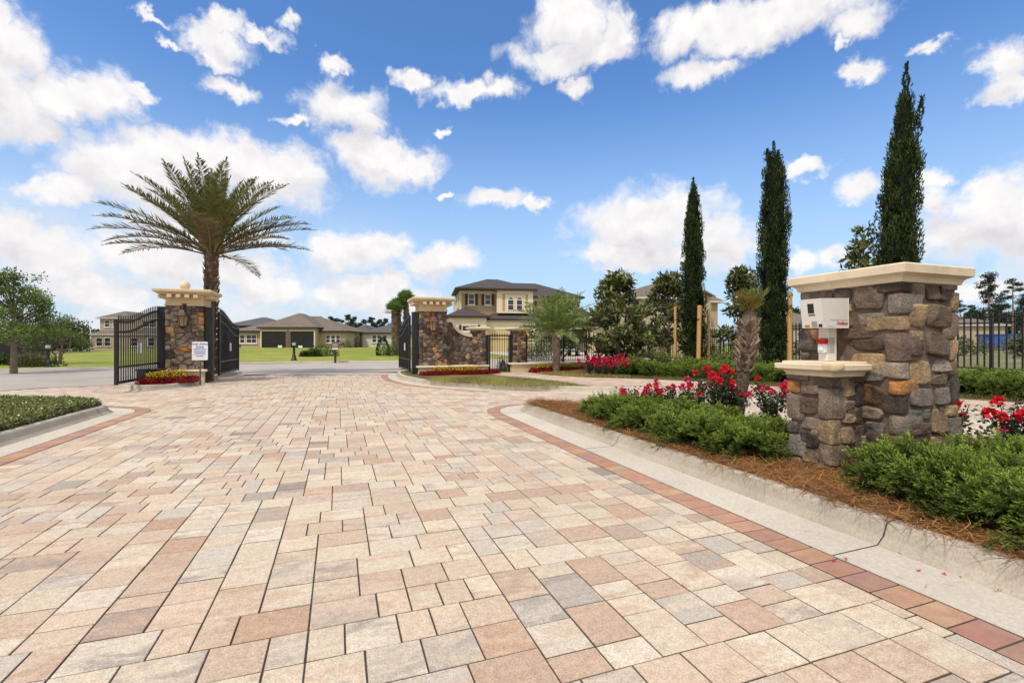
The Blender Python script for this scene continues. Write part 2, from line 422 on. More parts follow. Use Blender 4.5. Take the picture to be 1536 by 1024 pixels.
# (px, py, rx, ry): where the cumulus stands in the sky
BL = [(-30,95,70,105),(20,60,55,50),(10,165,75,55),(85,150,50,38),(150,140,62,38),(205,130,30,13),(60,195,40,25),(-20,20,40,30),
 (320,62,60,24),(335,35,33,22),(395,55,38,12),(440,45,20,12),(345,125,46,14),(235,28,26,8),(325,88,30,10),(255,60,20,7),
 (500,95,26,13),(515,155,58,30),(445,178,22,8),(545,185,34,18),(560,222,70,22),(575,245,82,32),(625,250,40,25),
 (620,118,28,15),(690,135,62,17),(750,132,28,20),(745,296,48,19),(800,303,22,10),(673,294,9,4),(670,196,8,7),
 (270,222,95,34),(350,240,115,42),(180,262,105,36),(95,290,62,28),(440,252,55,36),(250,285,150,40),
 (530,378,78,32),(490,360,32,18),(585,375,40,25),(672,388,40,25),(640,400,40,22),(540,437,72,28),(590,425,30,22),(600,452,60,24),
 (185,448,62,20),(20,360,75,45),(70,395,100,40),(240,385,110,40),(330,400,110,30),(400,430,70,25),(120,440,130,24),(300,350,130,30),
 (862,40,68,50),(852,82,86,26),(922,45,34,40),(905,75,50,22),(1160,25,165,36),(1050,45,75,34),(1110,60,70,22),(1290,30,50,30),
 (1050,108,56,20),(1085,100,24,18),(865,124,24,14),(1285,113,32,17),(1262,70,9,9),(1495,102,44,34),(1500,135,50,20),(1390,83,26,10),
 (1212,256,24,13),(1290,276,38,19),(1405,262,36,17),(1400,295,34,22),(960,328,72,38),(985,345,110,42),(1090,370,52,30),(905,380,52,14),
 (1000,385,120,24),(1470,318,78,48),(1490,280,52,28),(1540,330,80,70),(1420,352,60,34),(1250,385,42,18),(1480,428,60,20),(1200,390,40,18),
 (975,338,112,50),(1060,362,75,44),(930,372,70,24),(1480,322,90,60),(220,245,130,45),(400,265,90,48),(575,243,78,36),(520,160,62,34),(1700,150,120,60),(1750,350,140,60),(-200,300,120,50),(-250,150,120,60)]
w2u = vm('ADD', w2, (0, .040, 0)).outputs[0]; dmin = None; dup_ = None
for (px, py, rx, ry) in BL:
    a = math.atan2(px - HX, F); e = math.atan2(HY - py, math.hypot(px - HX, F)); ca = math.cos(a); ce = math.cos(e)
    ra = rx / F * ca * ca * 1.12; re = ry / F * ca * ce * ce * 1.16
    ln = vm('LENGTH', vm('MULTIPLY_ADD', w2, (1 / ra, 1 / re, 0), (-a / ra, -e / re, 0)).outputs[0]).outputs['Value']
    lu = vm('LENGTH', vm('MULTIPLY_ADD', w2u, (1 / ra, 1 / re, 0), (-a / ra, -e / re, 0)).outputs[0]).outputs['Value']
    dmin = ln if dmin is None else mth('MINIMUM', dmin, ln); dup_ = lu if dup_ is None else mth('MINIMUM', dup_, lu)
fb = wnoise(w1, 17, 9, .60).outputs['Fac']
fld = mth('ADD', mth('SUBTRACT', 1.0, dmin), mth('MULTIPLY', mth('SUBTRACT', fb, .5), 1.55))
# unseen cloud added behind and overhead, thickened to whiten the blue ambient light
gen = wnoise(tc.outputs['Generated'], 2.6, 8, .6).outputs['Fac']
gm = NN(nt, 'ShaderNodeMapRange', interpolation_type='SMOOTHSTEP'); L.new(gen, gm.inputs[0]); gm.inputs[1].default_value = .36; gm.inputs[2].default_value = .5
back = NN(nt, 'ShaderNodeMapRange', interpolation_type='SMOOTHSTEP'); L.new(sep.outputs[1], back.inputs[0]); back.inputs[1].default_value = .45; back.inputs[2].default_value = .1
high = NN(nt, 'ShaderNodeMapRange', interpolation_type='SMOOTHSTEP'); L.new(sep.outputs[2], high.inputs[0]); high.inputs[1].default_value = .62; high.inputs[2].default_value = .75
gmask = mth('MULTIPLY', gm.outputs[0], mth('MAXIMUM', back.outputs[0], high.outputs[0]))
mk = NN(nt, 'ShaderNodeMapRange', interpolation_type='SMOOTHSTEP'); L.new(fld, mk.inputs[0]); mk.inputs[1].default_value = -.20; mk.inputs[2].default_value = .55
veil = NN(nt, 'ShaderNodeMapRange', interpolation_type='SMOOTHSTEP'); L.new(el, veil.inputs[0]); veil.inputs[1].default_value = .30; veil.inputs[2].default_value = .08; veil.inputs[4].default_value = .75
vleft = NN(nt, 'ShaderNodeMapRange', interpolation_type='SMOOTHSTEP'); L.new(az, vleft.inputs[0]); vleft.inputs[1].default_value = -.12; vleft.inputs[2].default_value = -.5
vn = NN(nt, 'ShaderNodeMapRange', interpolation_type='SMOOTHSTEP'); L.new(wnoise(w1, 9, 6, .6).outputs['Fac'], vn.inputs[0]); vn.inputs[1].default_value = .33; vn.inputs[2].default_value = .62
veilm = mth('MULTIPLY', mth('MULTIPLY', veil.outputs[0], vleft.outputs[0]), vn.outputs[0])
mask = mth('MAXIMUM', mth('MAXIMUM', mk.outputs[0], veilm), gmask, clamp=True)
# cloud shading: relief lit from above
off = vm('ADD', ae, (.004, .022, 0)).outputs[0]
rel = mth('SUBTRACT', wnoise(ae, 13, 6, .55).outputs['Fac'], wnoise(off, 13, 6, .55).outputs['Fac'])
sh = NN(nt, 'ShaderNodeMapRange'); L.new(rel, sh.inputs[0]); sh.inputs[1].default_value = -.10; sh.inputs[2].default_value = .12
core = NN(nt, 'ShaderNodeMapRange'); L.new(fld, core.inputs[0]); core.inputs[1].default_value = .1; core.inputs[2].default_value = .75
ub = NN(nt, 'ShaderNodeMapRange', interpolation_type='SMOOTHSTEP'); L.new(mth('SUBTRACT', dmin, dup_), ub.inputs[0]); ub.inputs[1].default_value = -.55; ub.inputs[2].default_value = .55
shade = mth('MULTIPLY', mth('ADD', mth('MULTIPLY', sh.outputs[0], .45), mth('MULTIPLY', ub.outputs[0], .75)), mth('MULTIPLY_ADD', core.outputs[0], .6, .4), clamp=True)
ccol = NN(nt, 'ShaderNodeMix', data_type='RGBA'); L.new(shade, ccol.inputs[0])
ccol.inputs[6].default_value = (10.2, 10.0, 9.9, 1); ccol.inputs[7].default_value = (7.4, 7.2, 7.6, 1)
# blue of the clear sky: Nishita, a little more saturated, paler toward the horizon
tint = NN(nt, 'ShaderNodeMix', data_type='RGBA', blend_type='MULTIPLY'); tint.inputs[0].default_value = 1
L.new(sky.outputs[0], tint.inputs[6]); tint.inputs[7].default_value = (1.05, 1.53, 2.02, 1)
hz = NN(nt, 'ShaderNodeMapRange', interpolation_type='SMOOTHSTEP'); L.new(sep.outputs[2], hz.inputs[0]); hz.inputs[1].default_value = .5; hz.inputs[2].default_value = 0.0; hz.inputs[3].default_value = 0; hz.inputs[4].default_value = .85
hmix = NN(nt, 'ShaderNodeMix', data_type='RGBA'); L.new(hz.outputs[0], hmix.inputs[0]); L.new(tint.outputs[2], hmix.inputs[6]); hmix.inputs[7].default_value = (5.7, 7.4, 9.1, 1)
fin = NN(nt, 'ShaderNodeMix', data_type='RGBA'); L.new(mask, fin.inputs[0]); L.new(hmix.outputs[2], fin.inputs[6]); L.new(ccol.outputs[2], fin.inputs[7])
L.new(fin.outputs[2], bg.inputs[0])
W.cycles.sampling_method = 'MANUAL'; W.cycles.sample_map_resolution = 512

# ================================================================== ground, road, pavers, kerbs
def structure(name, mb, m): return tag(mb.build(name, m), kind='structure')
def sheet(poly, z, **k):
    mb = MB(); mb.add([(p[0], p[1], z) for p in poly], [tuple(range(len(poly)))], **k); return mb
g = MB(); n = 64
g.add([(0, 0, -.05)] + [(3000 * math.cos(i * 2 * PI / n), 3000 * math.sin(i * 2 * PI / n), -.05) for i in range(n)],
      [(0, i + 1, (i + 1) % n + 1) for i in range(n)])
structure('ground', g, M['field'])
structure('paver_bedding', sheet([ST(-26, -4), ST(26, -4), ST(26, 22), ST(-26, 22)], -.0078), M['sand'])

# kerb lines (foot of the kerb face) ------------------------------------------------
RI = smoothpath([(3.66,-.6),(3.12,.9),(2.73,2.0),(2.366,3.0),(2.006,4.0),(1.646,5.0),(1.286,6.0),(.926,7.0),(.566,8.0),(.30,8.75),(.16,9.25),(.24,9.62),(.56,9.80),(1.0,9.6),(1.75,9.1),(4.0,7.05),(5.35,5.75),(6.6,4.5),(8.2,3.0)])
LI = smoothpath([(-4.6,1.0),(-5.65,4.0),(-6.36,5.98),(-7.05,7.85),(-7.32,8.6),(-7.46,9.0),(-7.75,9.25),(-8.3,9.4),(-10.5,9.8),(-16,10.4)])
VG = smoothpath([(-3.5,21.4),(-4.3,21.0),(-4.8,20.2),(-4.6,19.0),(-4.1,17.5),(-3.5,16.3),(-2.75,15.15),(-1.35,13.95),(-.1,13.2),(1.6,12.85),(3.0,12.6),(4.35,12.2),(5.75,10.8),(6.7,9.3),(7.56,8.16),(7.98,7.5),(9.2,5.9),(11,3.4)])
GI = smoothpath([(-12.2,20.3),(-11.7,20.5),(-11.3,20.2),(-10.75,17.8),(-9.98,15.5),(-9.62,14.2),(-9.62,13.6),(-9.9,13.28),(-10.4,13.2),(-10.75,13.45),(-11.1,14.6),(-12.0,17.3),(-12.45,19.6)], closed=True)
KPROF = [(0, .012), (.055, .06), (.085, .128), (.105, .146), (.16, .152), (.20, .148), (.21, .02)]
def kerb(path, side, pan, name):
    N = pnormals(path) * side; mb = MB()
    prof = [(-pan, -.008), (-pan, .006), (-.01, .0115)] + KPROF
    rows = [np.concatenate([path + N * o, np.full((len(path), 1), z)], 1) for o, z in prof]
    V = np.concatenate(rows); m = len(path); f = []
    for r in range(len(prof) - 1):
        for i in range(m - 1): f.append((r*m+i, r*m+i+1, (r+1)*m+i+1, (r+1)*m+i))
    if side < 0: f = [q[::-1] for q in f]
    q_ = len(f) // (len(prof) - 1); fr = [f[r*q_:(r+1)*q_] for r in range(len(prof) - 1)]
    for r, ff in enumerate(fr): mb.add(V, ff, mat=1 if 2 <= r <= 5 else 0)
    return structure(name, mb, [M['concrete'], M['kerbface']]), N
def joint(path, N, i, pan, mb):
    T = (path[i+1] - path[i-1]); T /= np.linalg.norm(T)
    prof = [(-pan, .0085), (-.012, .014)] + [(o - .0025, z + .002) for o, z in KPROF[:5]]
    v = []
    for o, z in prof:
        for s in (-1, 1):
            p = path[i] + N[i] * o + T * s * .004; v.append((p[0], p[1], z))
    mb.add(v, [(2*k, 2*k+1, 2*k+3, 2*k+2) for k in range(len(prof) - 1)])
BRICK = [(.42,.24,.16),(.38,.215,.15),(.46,.275,.19),(.35,.21,.16),(.44,.25,.17)]
def band(path, side, pan, name, w=.225, z=.0075, step=.168):
    N = pnormals(path) * side; mb = MB()
    mid = path - N * (pan + .012 + w / 2)
    d = np.concatenate([[0], np.cumsum(np.linalg.norm(np.diff(mid, axis=0), axis=1))])
    k = int(d[-1] / step); q = np.linspace(0, d[-1], k + 1)
    def at(t, o):
        p = np.array([np.interp(t, d, path[:, 0]), np.interp(t, d, path[:, 1])]); nn = np.array([np.interp(t, d, N[:, 0]), np.interp(t, d, N[:, 1])])
        return p - nn * o
    
    base = [np.append(at(t, o), .0032) for t in q for o in (pan - .004, pan + .018 + w)]
    mb.add(base, [(2*i, 2*i+1, 2*i+3, 2*i+2) for i in range(k)], col=(.038,.03,.024), mat=1)
    for i in range(k):
        g_ = .0045; t0, t1 = q[i] + g_, q[i+1] - g_; o0, o1 = pan + .014, pan + .012 + w; b = .005; zz = z + random.uniform(-.0012, .0015)
        lo = [np.append(at(t, o), .0033) for t, o in ((t0, o0), (t1, o0), (t1, o1), (t0, o1))]
        hi = [np.append(at(t, o), zz) for t, o in ((t0+b, o0+b), (t1-b, o0+b), (t1-b, o1-b), (t0+b, o1-b))]
        f = [(4,5,6,7)] + [(j, (j+1) % 4, 4+(j+1) % 4, 4+j) for j in range(4)]
        c = random.choice(BRICK); mb.add(lo + hi, f, col=c, col2=tuple(x * random.uniform(.75, 1.2) for x in c), rnd=random.random())
    return structure(name, mb, [M['brick'], M['sand']])
jm = MB()
for path, side, pan, nm in ((RI, -1, .40, 'island_kerb'), (LI, 1, .33, 'hedge_kerb'), (VG, 1, .30, 'verge_kerb'), (GI, -1, .12, 'gate_kerb')):
    _, N = kerb(path, side, pan, nm)
    d = np.cumsum(np.linalg.norm(np.diff(path, axis=0), axis=1))
    want = {'island_kerb': [(2.35,3.05), (1.25,6.1), (.22,9.0)], 'hedge_kerb': [(-7.3,8.55), (-6.0,5.0)], 'verge_kerb': [(-1.35,13.95), (3.0,12.6), (7.56,8.16)], 'gate_kerb': [(-10,15.5)]}[nm]
    for w in want:
        i = int(np.argmin(np.linalg.norm(path - np.array(w), axis=1))); joint(path, N, max(1, min(len(path) - 2, i)), pan, jm)
structure('kerb_joints', jm, M['sand'])
band(RI, -1, .40, 'island_brick_border'); band(LI, 1, .33, 'hedge_brick_border')
band(VG[:70], 1, .30, 'verge_brick_border')

def inner(path, side, o=.19):
    return [tuple(p) for p in (path + pnormals(path) * side * o)]
RIP = inner(RI, -1); LIP = inner(LI, 1); VGP = inner(VG, 1); GIP = inner(GI, -1)[:-1]
RI_poly = RIP + [(9.5, -.6)]; LI_poly = LIP + [(-16, 1.0)]
def soil(poly, z, name, m): return structure(name, sheet(poly, z), m)
soil(RI_poly, .142, 'island_soil', M['soil']); soil(LI_poly, .142, 'hedge_soil', M['soil']); soil(GIP, .142, 'gate_soil', M['soil'])
# the verge: flat bed, walkway sheet, then a low berm up to the fence
VERGE = VGP + [(17, 5.0), (13.6, 13), (11.0, 22.6), (9.9, 23.6), ST(3.0, 22.6), ST(.6, 22.2)]
soil(VERGE, .140, 'verge_bed', M['gcover'])
WLOW = [tuple(p) for p in VGP if p[0] > 2.1]
WALK = [(-1.05,18.9),(-.55,17.6),(.6,15.6),(1.5,14.2),(2.1,13.3)] + WLOW + [(12.2,4.3),(10.6,8.2),(9.98,9.35),(9.17,10.1),(8.3,11.3),(7.3,12.6),(5.9,14.4),(4.2,15.7),(2.53,16.4),(1.35,17.6),(.75,19.0),(.55,19.45),(-.95,18.9)]
WTOP = smoothpath([(.85,19.45),(.9,18.9),(1.4,17.75),(2.6,16.5),(4.25,15.8),(5.95,14.5),(7.4,12.7),(8.4,11.4),(9.25,10.2),(10.05,9.45),(10.7,8.3),(12.3,4.4)], .3)
BACK = smoothpath([(.9,19.75),(1.6,20.0),(2.6,20.4),(4.5,21.0),(7.0,22.0),(9.9,23.2),(10.9,21.0),(11.7,18.4),(12.5,15.9),(13.2,13.4),(13.9,11.0),(15.6,5.4)], .3)
nW = 60
def rs(P, n):
    d = np.concatenate([[0], np.cumsum(np.linalg.norm(np.diff(P, axis=0), axis=1))]); q = np.linspace(0, d[-1], n)
    return np.stack([np.interp(q, d, P[:, 0]), np.interp(q, d, P[:, 1])], 1)
Wt, Bk = rs(WTOP, nW), rs(BACK, nW)
us = np.linspace(0, 1, 13); berm = MB(); BV = np.zeros((nW, 13, 3))
for i in range(nW):
    top = .15 + .36 * min(1, i / 14.0)
    for j, u in enumerate(us):
        p = Wt[i] * (1 - u) + Bk[i] * u; s = u * u * (3 - 2 * u) if u < 1 else 1
        z = .146 + (top - .146) * min(1, s * 1.15) + (.012 * mnoise.noise(Vector((p[0] * 1.3, p[1] * 1.3, 0))) if 0 < u < 1 else 0)
        BV[i, j] = (p[0], p[1], z)
fs = [(i*13+j, (i+1)*13+j, (i+1)*13+j+1, i*13+j+1) for i in range(nW-1) for j in range(12)]
berm.add(BV.reshape(-1, 3), fs, smooth=True)
structure('planted_berm', berm, M['soil'])
BVF = BV.reshape(-1, 3)
def zr(x, y):
    d = (BVF[:, 0] - x) ** 2 + (BVF[:, 1] - y) ** 2; i = np.argsort(d)[:3]; w = 1 / (d[i] + 1e-4)
    return float((BVF[i, 2] * w).sum() / w.sum())
# grass strip beside the walk
def strip(path, o0, o1, z, side=1):
    N = pnormals(path) * side; a = path + N * o0; b = path + N * o1; m = len(path); mb = MB()
    mb.add(np.concatenate([np.c_[a, np.full(m, z)], np.c_[b, np.full(m, z + .01)]]), [(i, i+1, m+i+1, m+i) for i in range(m-1)])
    return mb
# rough field beyond the side fence
fld_ = MB(); B2 = BACK[BACK[:, 0] > 9.85]
B2 = B2[B2[:, 1] < 23.3]; m_ = len(B2); rows = []
for o in (0, 6, 20, 60, 140, 300):
    for p in B2: rows.append((p[0] + D2[0] * o + D1[0] * o * (p[1] - 10) / 13 * .6, p[1] + D2[1] * o + D1[1] * o * max(0, (p[1] - 10) / 13) * .6, .50))
fld_.add(rows, [(r*m_+i, r*m_+i+1, (r+1)*m_+i+1, (r+1)*m_+i) for r in range(5) for i in range(m_-1)][::-1])
structure('field', fld_, M['field'])

# road and lawn across it ------------------------------------------------------------
near = [G(-420, 606), G(-150, 592), G(0, 586.5), G(60, 582), G(172, 577.5), G(250, 571), G(338, 564.5), G(362, 562), G(480, 562), G(600, 562), (-4.3, 19.7), (-2.2, 20.2)] + [ST(s, 21.9) for s in (6, 20, 60)]
far = [G(-420, 567), G(-150, 561), G(0, 557), G(170, 553), G(356, 546.5), G(480, 544.5), G(600, 543)] + [ST(s, 34.2) for s in (10, 30, 70)]
structure('road', sheet(near + far[::-1], .006), M['asphalt'])
structure('road_edge_strip', strip(np.array([G(362, 562), G(480, 562), G(600, 562)]), 0, .9, .012), M['concrete'])
fp = smoothpath(far, .8); N = pnormals(fp)
kb = MB(); prof = [(0, .008), (.02, .12), (.18, .125), (.2, .0)]
V = np.concatenate([np.c_[fp + N * o, np.full(len(fp), z)] for o, z in prof]); m_ = len(fp)
kb.add(V, [(r*m_+i, r*m_+i+1, (r+1)*m_+i+1, (r+1)*m_+i) for r in range(3) for i in range(m_-1)])
structure('far_kerb', kb, M['concrete'])
offs = [.2, 1, 3, 6, 10, 15, 22, 30, 38, 46, 60, 90, 150, 350]
def lz(o):
    u = min(1, max(0, o / 46)); return .11 + .58 * u * u * (3 - 2 * u)
lw = MB(); LW = []
q = rs(fp, 70)
for o in offs:
    for p in q: LW.append((p[0] + D1[0] * o, p[1] + D1[1] * o, lz(o)))
lw.add(LW, [(r*70+i, r*70+i+1, (r+1)*70+i+1, (r+1)*70+i) for r in range(len(offs)-1) for i in range(69)], smooth=True)
structure('lawn', lw, M['lawn'])
fst = np.array([(p @ D2, p @ D1) for p in np.array(fp)])
def zl(x, y):
    p = np.array([x, y]); return lz(p @ D1 - np.interp(p @ D2, fst[:, 0], fst[:, 1]))

# pavers ----------------------------------------------------------------------------
PAL = [((.60,.505,.39), 10), ((.57,.45,.34), 8), ((.54,.42,.325), 6), ((.48,.35,.265), 3.4), ((.51,.45,.38), 3.5), ((.61,.53,.42), 7), ((.40,.35,.30), .9), ((.28,.235,.205), .3), ((.47,.315,.22), 1.4)]
PC = [p[0] for p in PAL]; PW = [p[1] for p in PAL]
def paver_color():
    c = random.choices(PC, PW)[0]; c2 = random.choices([(.47,.32,.225), (.53,.38,.27), (.30,.255,.225), (.60,.49,.36), (.40,.34,.28)], (5, 5, 2.6, 4, 3))[0]
    j = random.uniform(.92, 1.07)
    return tuple(x * j for x in c), tuple(.2 * a + .8 * b for a, b in zip(c, c2))
U = .2335; LENS = {6: U * 2 / 3, 9: U, 12: U * 4 / 3}
def fill36():
    while True:
        o = []; s = 0
        while s < 36:
            o.append(random.choices((6, 9, 12), (3, 4, 3))[0]); s += o[-1]
        if s == 36: return o
noroad = near + [(60, 80), (-90, 80)]
pv = MB(); rects = []
r = -2; t = -3.0
while t < 22.2:
    s = -22 - random.choice((0, 1, 2, 3)) * U - random.choice((0, 1/3, 2/3)) * U; nb_ = 0; nr_ = int(round((t + 3) / (4 * U)))
    while s < 13:
        d = ((nb_ + nr_) % 2 == 0) ^ (random.random() < .22); nb_ += 1
        for k in range(4):
            a = 0.0
            for ln in fill36():
                l = LENS[ln]
                rects.append((s + k * U, t + a, U, l) if d else (s + a, t + k * U, l, U)); a += l
        s += 4 * U
    t += 4 * U
R_ = np.array(rects); cx = R_[:, 0] + R_[:, 2] / 2; cy = R_[:, 1] + R_[:, 3] / 2
X = cx * D2[0] + cy * D1[0]; Yw = cx * D2[1] + cy * D1[1]
keep = (Yw > -.5) & (np.abs(X) < np.maximum(Yw, .4) * 1.22 + 3.2) & ~inpoly(noroad, X, Yw)
for poly in (RI_poly, LI_poly, GIP, VERGE): keep &= ~inpoly(poly, X, Yw)
for i in np.nonzero(keep)[0]:
    s, t, w, l = R_[i]; gq = .0030; b = .003
    zz = random.uniform(-.0018, .0012); tx, ty = random.uniform(-.0012, .0012), random.uniform(-.0012, .0012)
    s0, s1, t0, t1 = s + gq, s + w - gq, t + gq, t + l - gq
    j = [random.uniform(-.0015, .0015) for _ in range(8)]
    c4 = [(s0+j[0], t0+j[1]), (s1+j[2], t0+j[3]), (s1+j[4], t1+j[5]), (s0+j[6], t1+j[7])]
    i4 = [(s0+b, t0+b), (s1-b, t0+b), (s1-b, t1-b), (s0+b, t1-b)]
    v = [(*ST(*p), -.0085) for p in c4] + [(*ST(*p), zz - .003) for p in [((a[0]+2*c[0])/3, (a[1]+2*c[1])/3) for a, c in zip(i4, c4)]] + [(*ST(*p), zz + e) for p, e in zip(i4, (tx, ty, -tx, -ty))]
    f = [(8, 9, 10, 11)] + [(k, (k+1) % 4, 4 + (k+1) % 4, 4 + k) for k in range(4)] + [(4+k, 4+(k+1) % 4, 8 + (k+1) % 4, 8 + k) for k in range(4)]
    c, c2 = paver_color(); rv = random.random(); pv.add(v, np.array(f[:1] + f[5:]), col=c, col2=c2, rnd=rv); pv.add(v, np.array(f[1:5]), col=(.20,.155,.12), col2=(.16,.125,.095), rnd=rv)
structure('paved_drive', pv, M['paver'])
# walkway behind the kerb, same stone laid smaller
structure('walkway', sheet(WALK, .146, col=(.50,.37,.29), col2=(.56,.45,.36)), M['walk'])
wk = MB(); cnt = 0
bx0, bx1 = 2 * U, 2 * U
wp = np.array([(p[0] * D2[0] + p[1] * D2[1], p[0] * D1[0] + p[1] * D1[1]) for p in WALK])
for s in np.arange(wp[:, 0].min(), wp[:, 0].max(), U):
    for t in np.arange(wp[:, 1].min() + (U / 2 if int(round(s / U)) % 2 else 0), wp[:, 1].max(), U * 4 / 3):
        q4 = [ST(s + .004, t + .004), ST(s + U - .004, t + .004), ST(s + U - .004, t + U * 4 / 3 - .004), ST(s + .004, t + U * 4 / 3 - .004)]
        if all(inpoly(WALK, np.array([p[0]]), np.array([p[1]]))[0] for p in q4):
            c, c2 = paver_color(); c = tuple(.5 * a + .5 * b for a, b in zip(c, (.54, .40, .31)))
            wk.add([(*p, .154) for p in q4], np.array([(0, 1, 2, 3)]), col=c, col2=c2, rnd=random.random())
structure('walkway_pavers', wk, M['walk'])
# ================================================================== stone work
STONE = [((.115,.08,.056), 7), ((.165,.12,.086), 6), ((.22,.17,.125), 4), ((.052,.042,.036), 7), ((.34,.235,.135), 5), ((.165,.11,.088), 4), ((.28,.23,.19), 3.5), ((.44,.20,.06), 2.4), ((.45,.32,.18), 2.4), ((.20,.18,.16), 3)]
SCOL = [p[0] for p in STONE]; SW = [p[1] for p in STONE]
def stone_col():
    c = random.choices(SCOL, SW)[0]; c2 = random.choices(SCOL, SW)[0]; j = random.uniform(.8, 1.25)
    return tuple(x * j for x in c), tuple(.25 * a + .75 * b for a, b in zip(c, c2))
def clip_poly(poly, m, nrm):
    out = []
    for i in range(len(poly)):
        a, b = poly[i], poly[(i+1) % len(poly)]; da = (a - m) @ nrm; db = (b - m) @ nrm
        if da <= 0: out.append(a)
        if da * db < 0: out.append(a + (b - a) * (da / (da - db)))
    return out
def cells(w, h, cw, chh, jit=.42, seed=0, mask=None):
    r = np.random.default_rng(seed); pts = []
    nx, ny = max(1, round(w / cw)), max(1, round(h / chh))
    for j in range(ny):
        o = .5 * (j % 2) - .25
        for i in range(-1, nx + 1):
            pts.append(((i + .5 + o + r.uniform(-jit, jit)) * w / nx, (j + .5 + r.uniform(-jit, jit)) * h / ny))
    an = cw / chh; P = np.array(pts) / [an, 1]; res = []
    for i, p in enumerate(P):
        poly = [np.array(v, float) for v in ((0, 0), (w / an, 0), (w / an, h), (0, h))]
        d = ((P - p) ** 2).sum(1)
        for k in np.argsort(d)[1:18]:
            poly = clip_poly(poly, (P[k] + p) / 2, P[k] - p)
            if len(poly) < 3: break
        if len(poly) >= 3:
            q = np.array(poly) * [an, 1]
            A_ = .5 * abs(np.dot(q[:, 0], np.roll(q[:, 1], 1)) - np.dot(q[:, 1], np.roll(q[:, 0], 1)))
            if A_ > .10 * cw * chh: res.append(q)
    return res
def ashlar(w, h, cw, chh, seed=0):
    r = np.random.default_rng(seed); out = []
    def split(x0, y0, x1, y1, d=0):
        W_, H_ = x1 - x0, y1 - y0; tw, tth = cw * r.uniform(.75, 1.55), chh * r.uniform(.75, 1.7)
        if W_ <= tw and H_ <= tth: out.append((x0, y0, x1, y1)); return
        if W_ / tw > H_ / tth: m_ = x0 + W_ * r.uniform(.36, .64); split(x0, y0, m_, y1); split(m_, y0, x1, y1)
        else: m_ = y0 + H_ * r.uniform(.36, .64); split(x0, y0, x1, m_); split(x0, m_, x1, y1)
    split(0, 0, w, h); res = []
    for (x0, y0, x1, y1) in out:
        a, b = (x1 - x0), (y1 - y0); j = lambda s: r.uniform(-.02, .13) * s
        res.append(np.array([(x0 + j(a), y0 + j(b)), (x0 + a * r.uniform(.4, .6), y0 + .35 * j(b)), (x1 - j(a), y0 + j(b)), (x1 - .3 * j(a), y0 + b * r.uniform(.35, .65)), (x1 - j(a), y1 - j(b)), (x0 + a * r.uniform(.4, .6), y1 - .35 * j(b)), (x0 + j(a), y1 - j(b)), (x0 + .3 * j(a), y0 + b * r.uniform(.35, .65))]))
    return res
ASH = False
def stone_face(mb, frame, w, h, cw, chh, gap=.012, bulge=.035, seed=0, top=None):
    """frame(u, v, d) -> point; irregular stones bulging from the face, each with its own colour"""
    for ci, q in enumerate(ashlar(w, h, cw, chh, seed) if ASH else cells(w, h, cw, chh, seed=seed)):
        c = q.mean(0)
        if top is not None and c[1] > top(c[0]) - .03: continue
        rad = np.linalg.norm(q - c, axis=1).mean()
        q = c + (q - c) * max(.55, 1 - gap / rad * 1.15)
        for _ in range(2):
            nx_ = np.roll(q, -1, 0); q = np.stack([q * .86 + nx_ * .14, q * .14 + nx_ * .86], 1).reshape(-1, 2)
        m = len(q); b = bulge * random.uniform(.55, 1.25); tilt = np.array([random.uniform(-.20, .20), random.uniform(-.20, .20)])
        rings = [(1, -.01), (.995, b * .62), (.955, b * .95), (.78, b), (.40, b * 1.0)]
        v = []
        for s, d in rings:
            for p in q:
                pp = c + (p - c) * s
                if top is not None: pp[1] = min(pp[1], top(pp[0]) - .01)
                n_ = mnoise.noise(Vector((pp[0] * 14 + seed, pp[1] * 14, ci))) + .5 * mnoise.noise(Vector((pp[0] * 34 + seed, pp[1] * 34, ci)))
                v.append(frame(pp[0], pp[1], d + (n_ * b * .42 + (pp - c) @ tilt if d > 0 else 0)))
        v.append(frame(c[0], c[1], b * 1.05))
        f = [(r*m+i, r*m+(i+1) % m, (r+1)*m+(i+1) % m, (r+1)*m+i) for r in range(4) for i in range(m)]
        k, k2 = stone_col(); rr = random.random()
        mb.add(v, f, col=k, col2=k2, rnd=rr, smooth=True)
        mb.add(v[4*m:], [(i, (i+1) % m, m) for i in range(m)], col=k, col2=k2, rnd=rr, smooth=True)
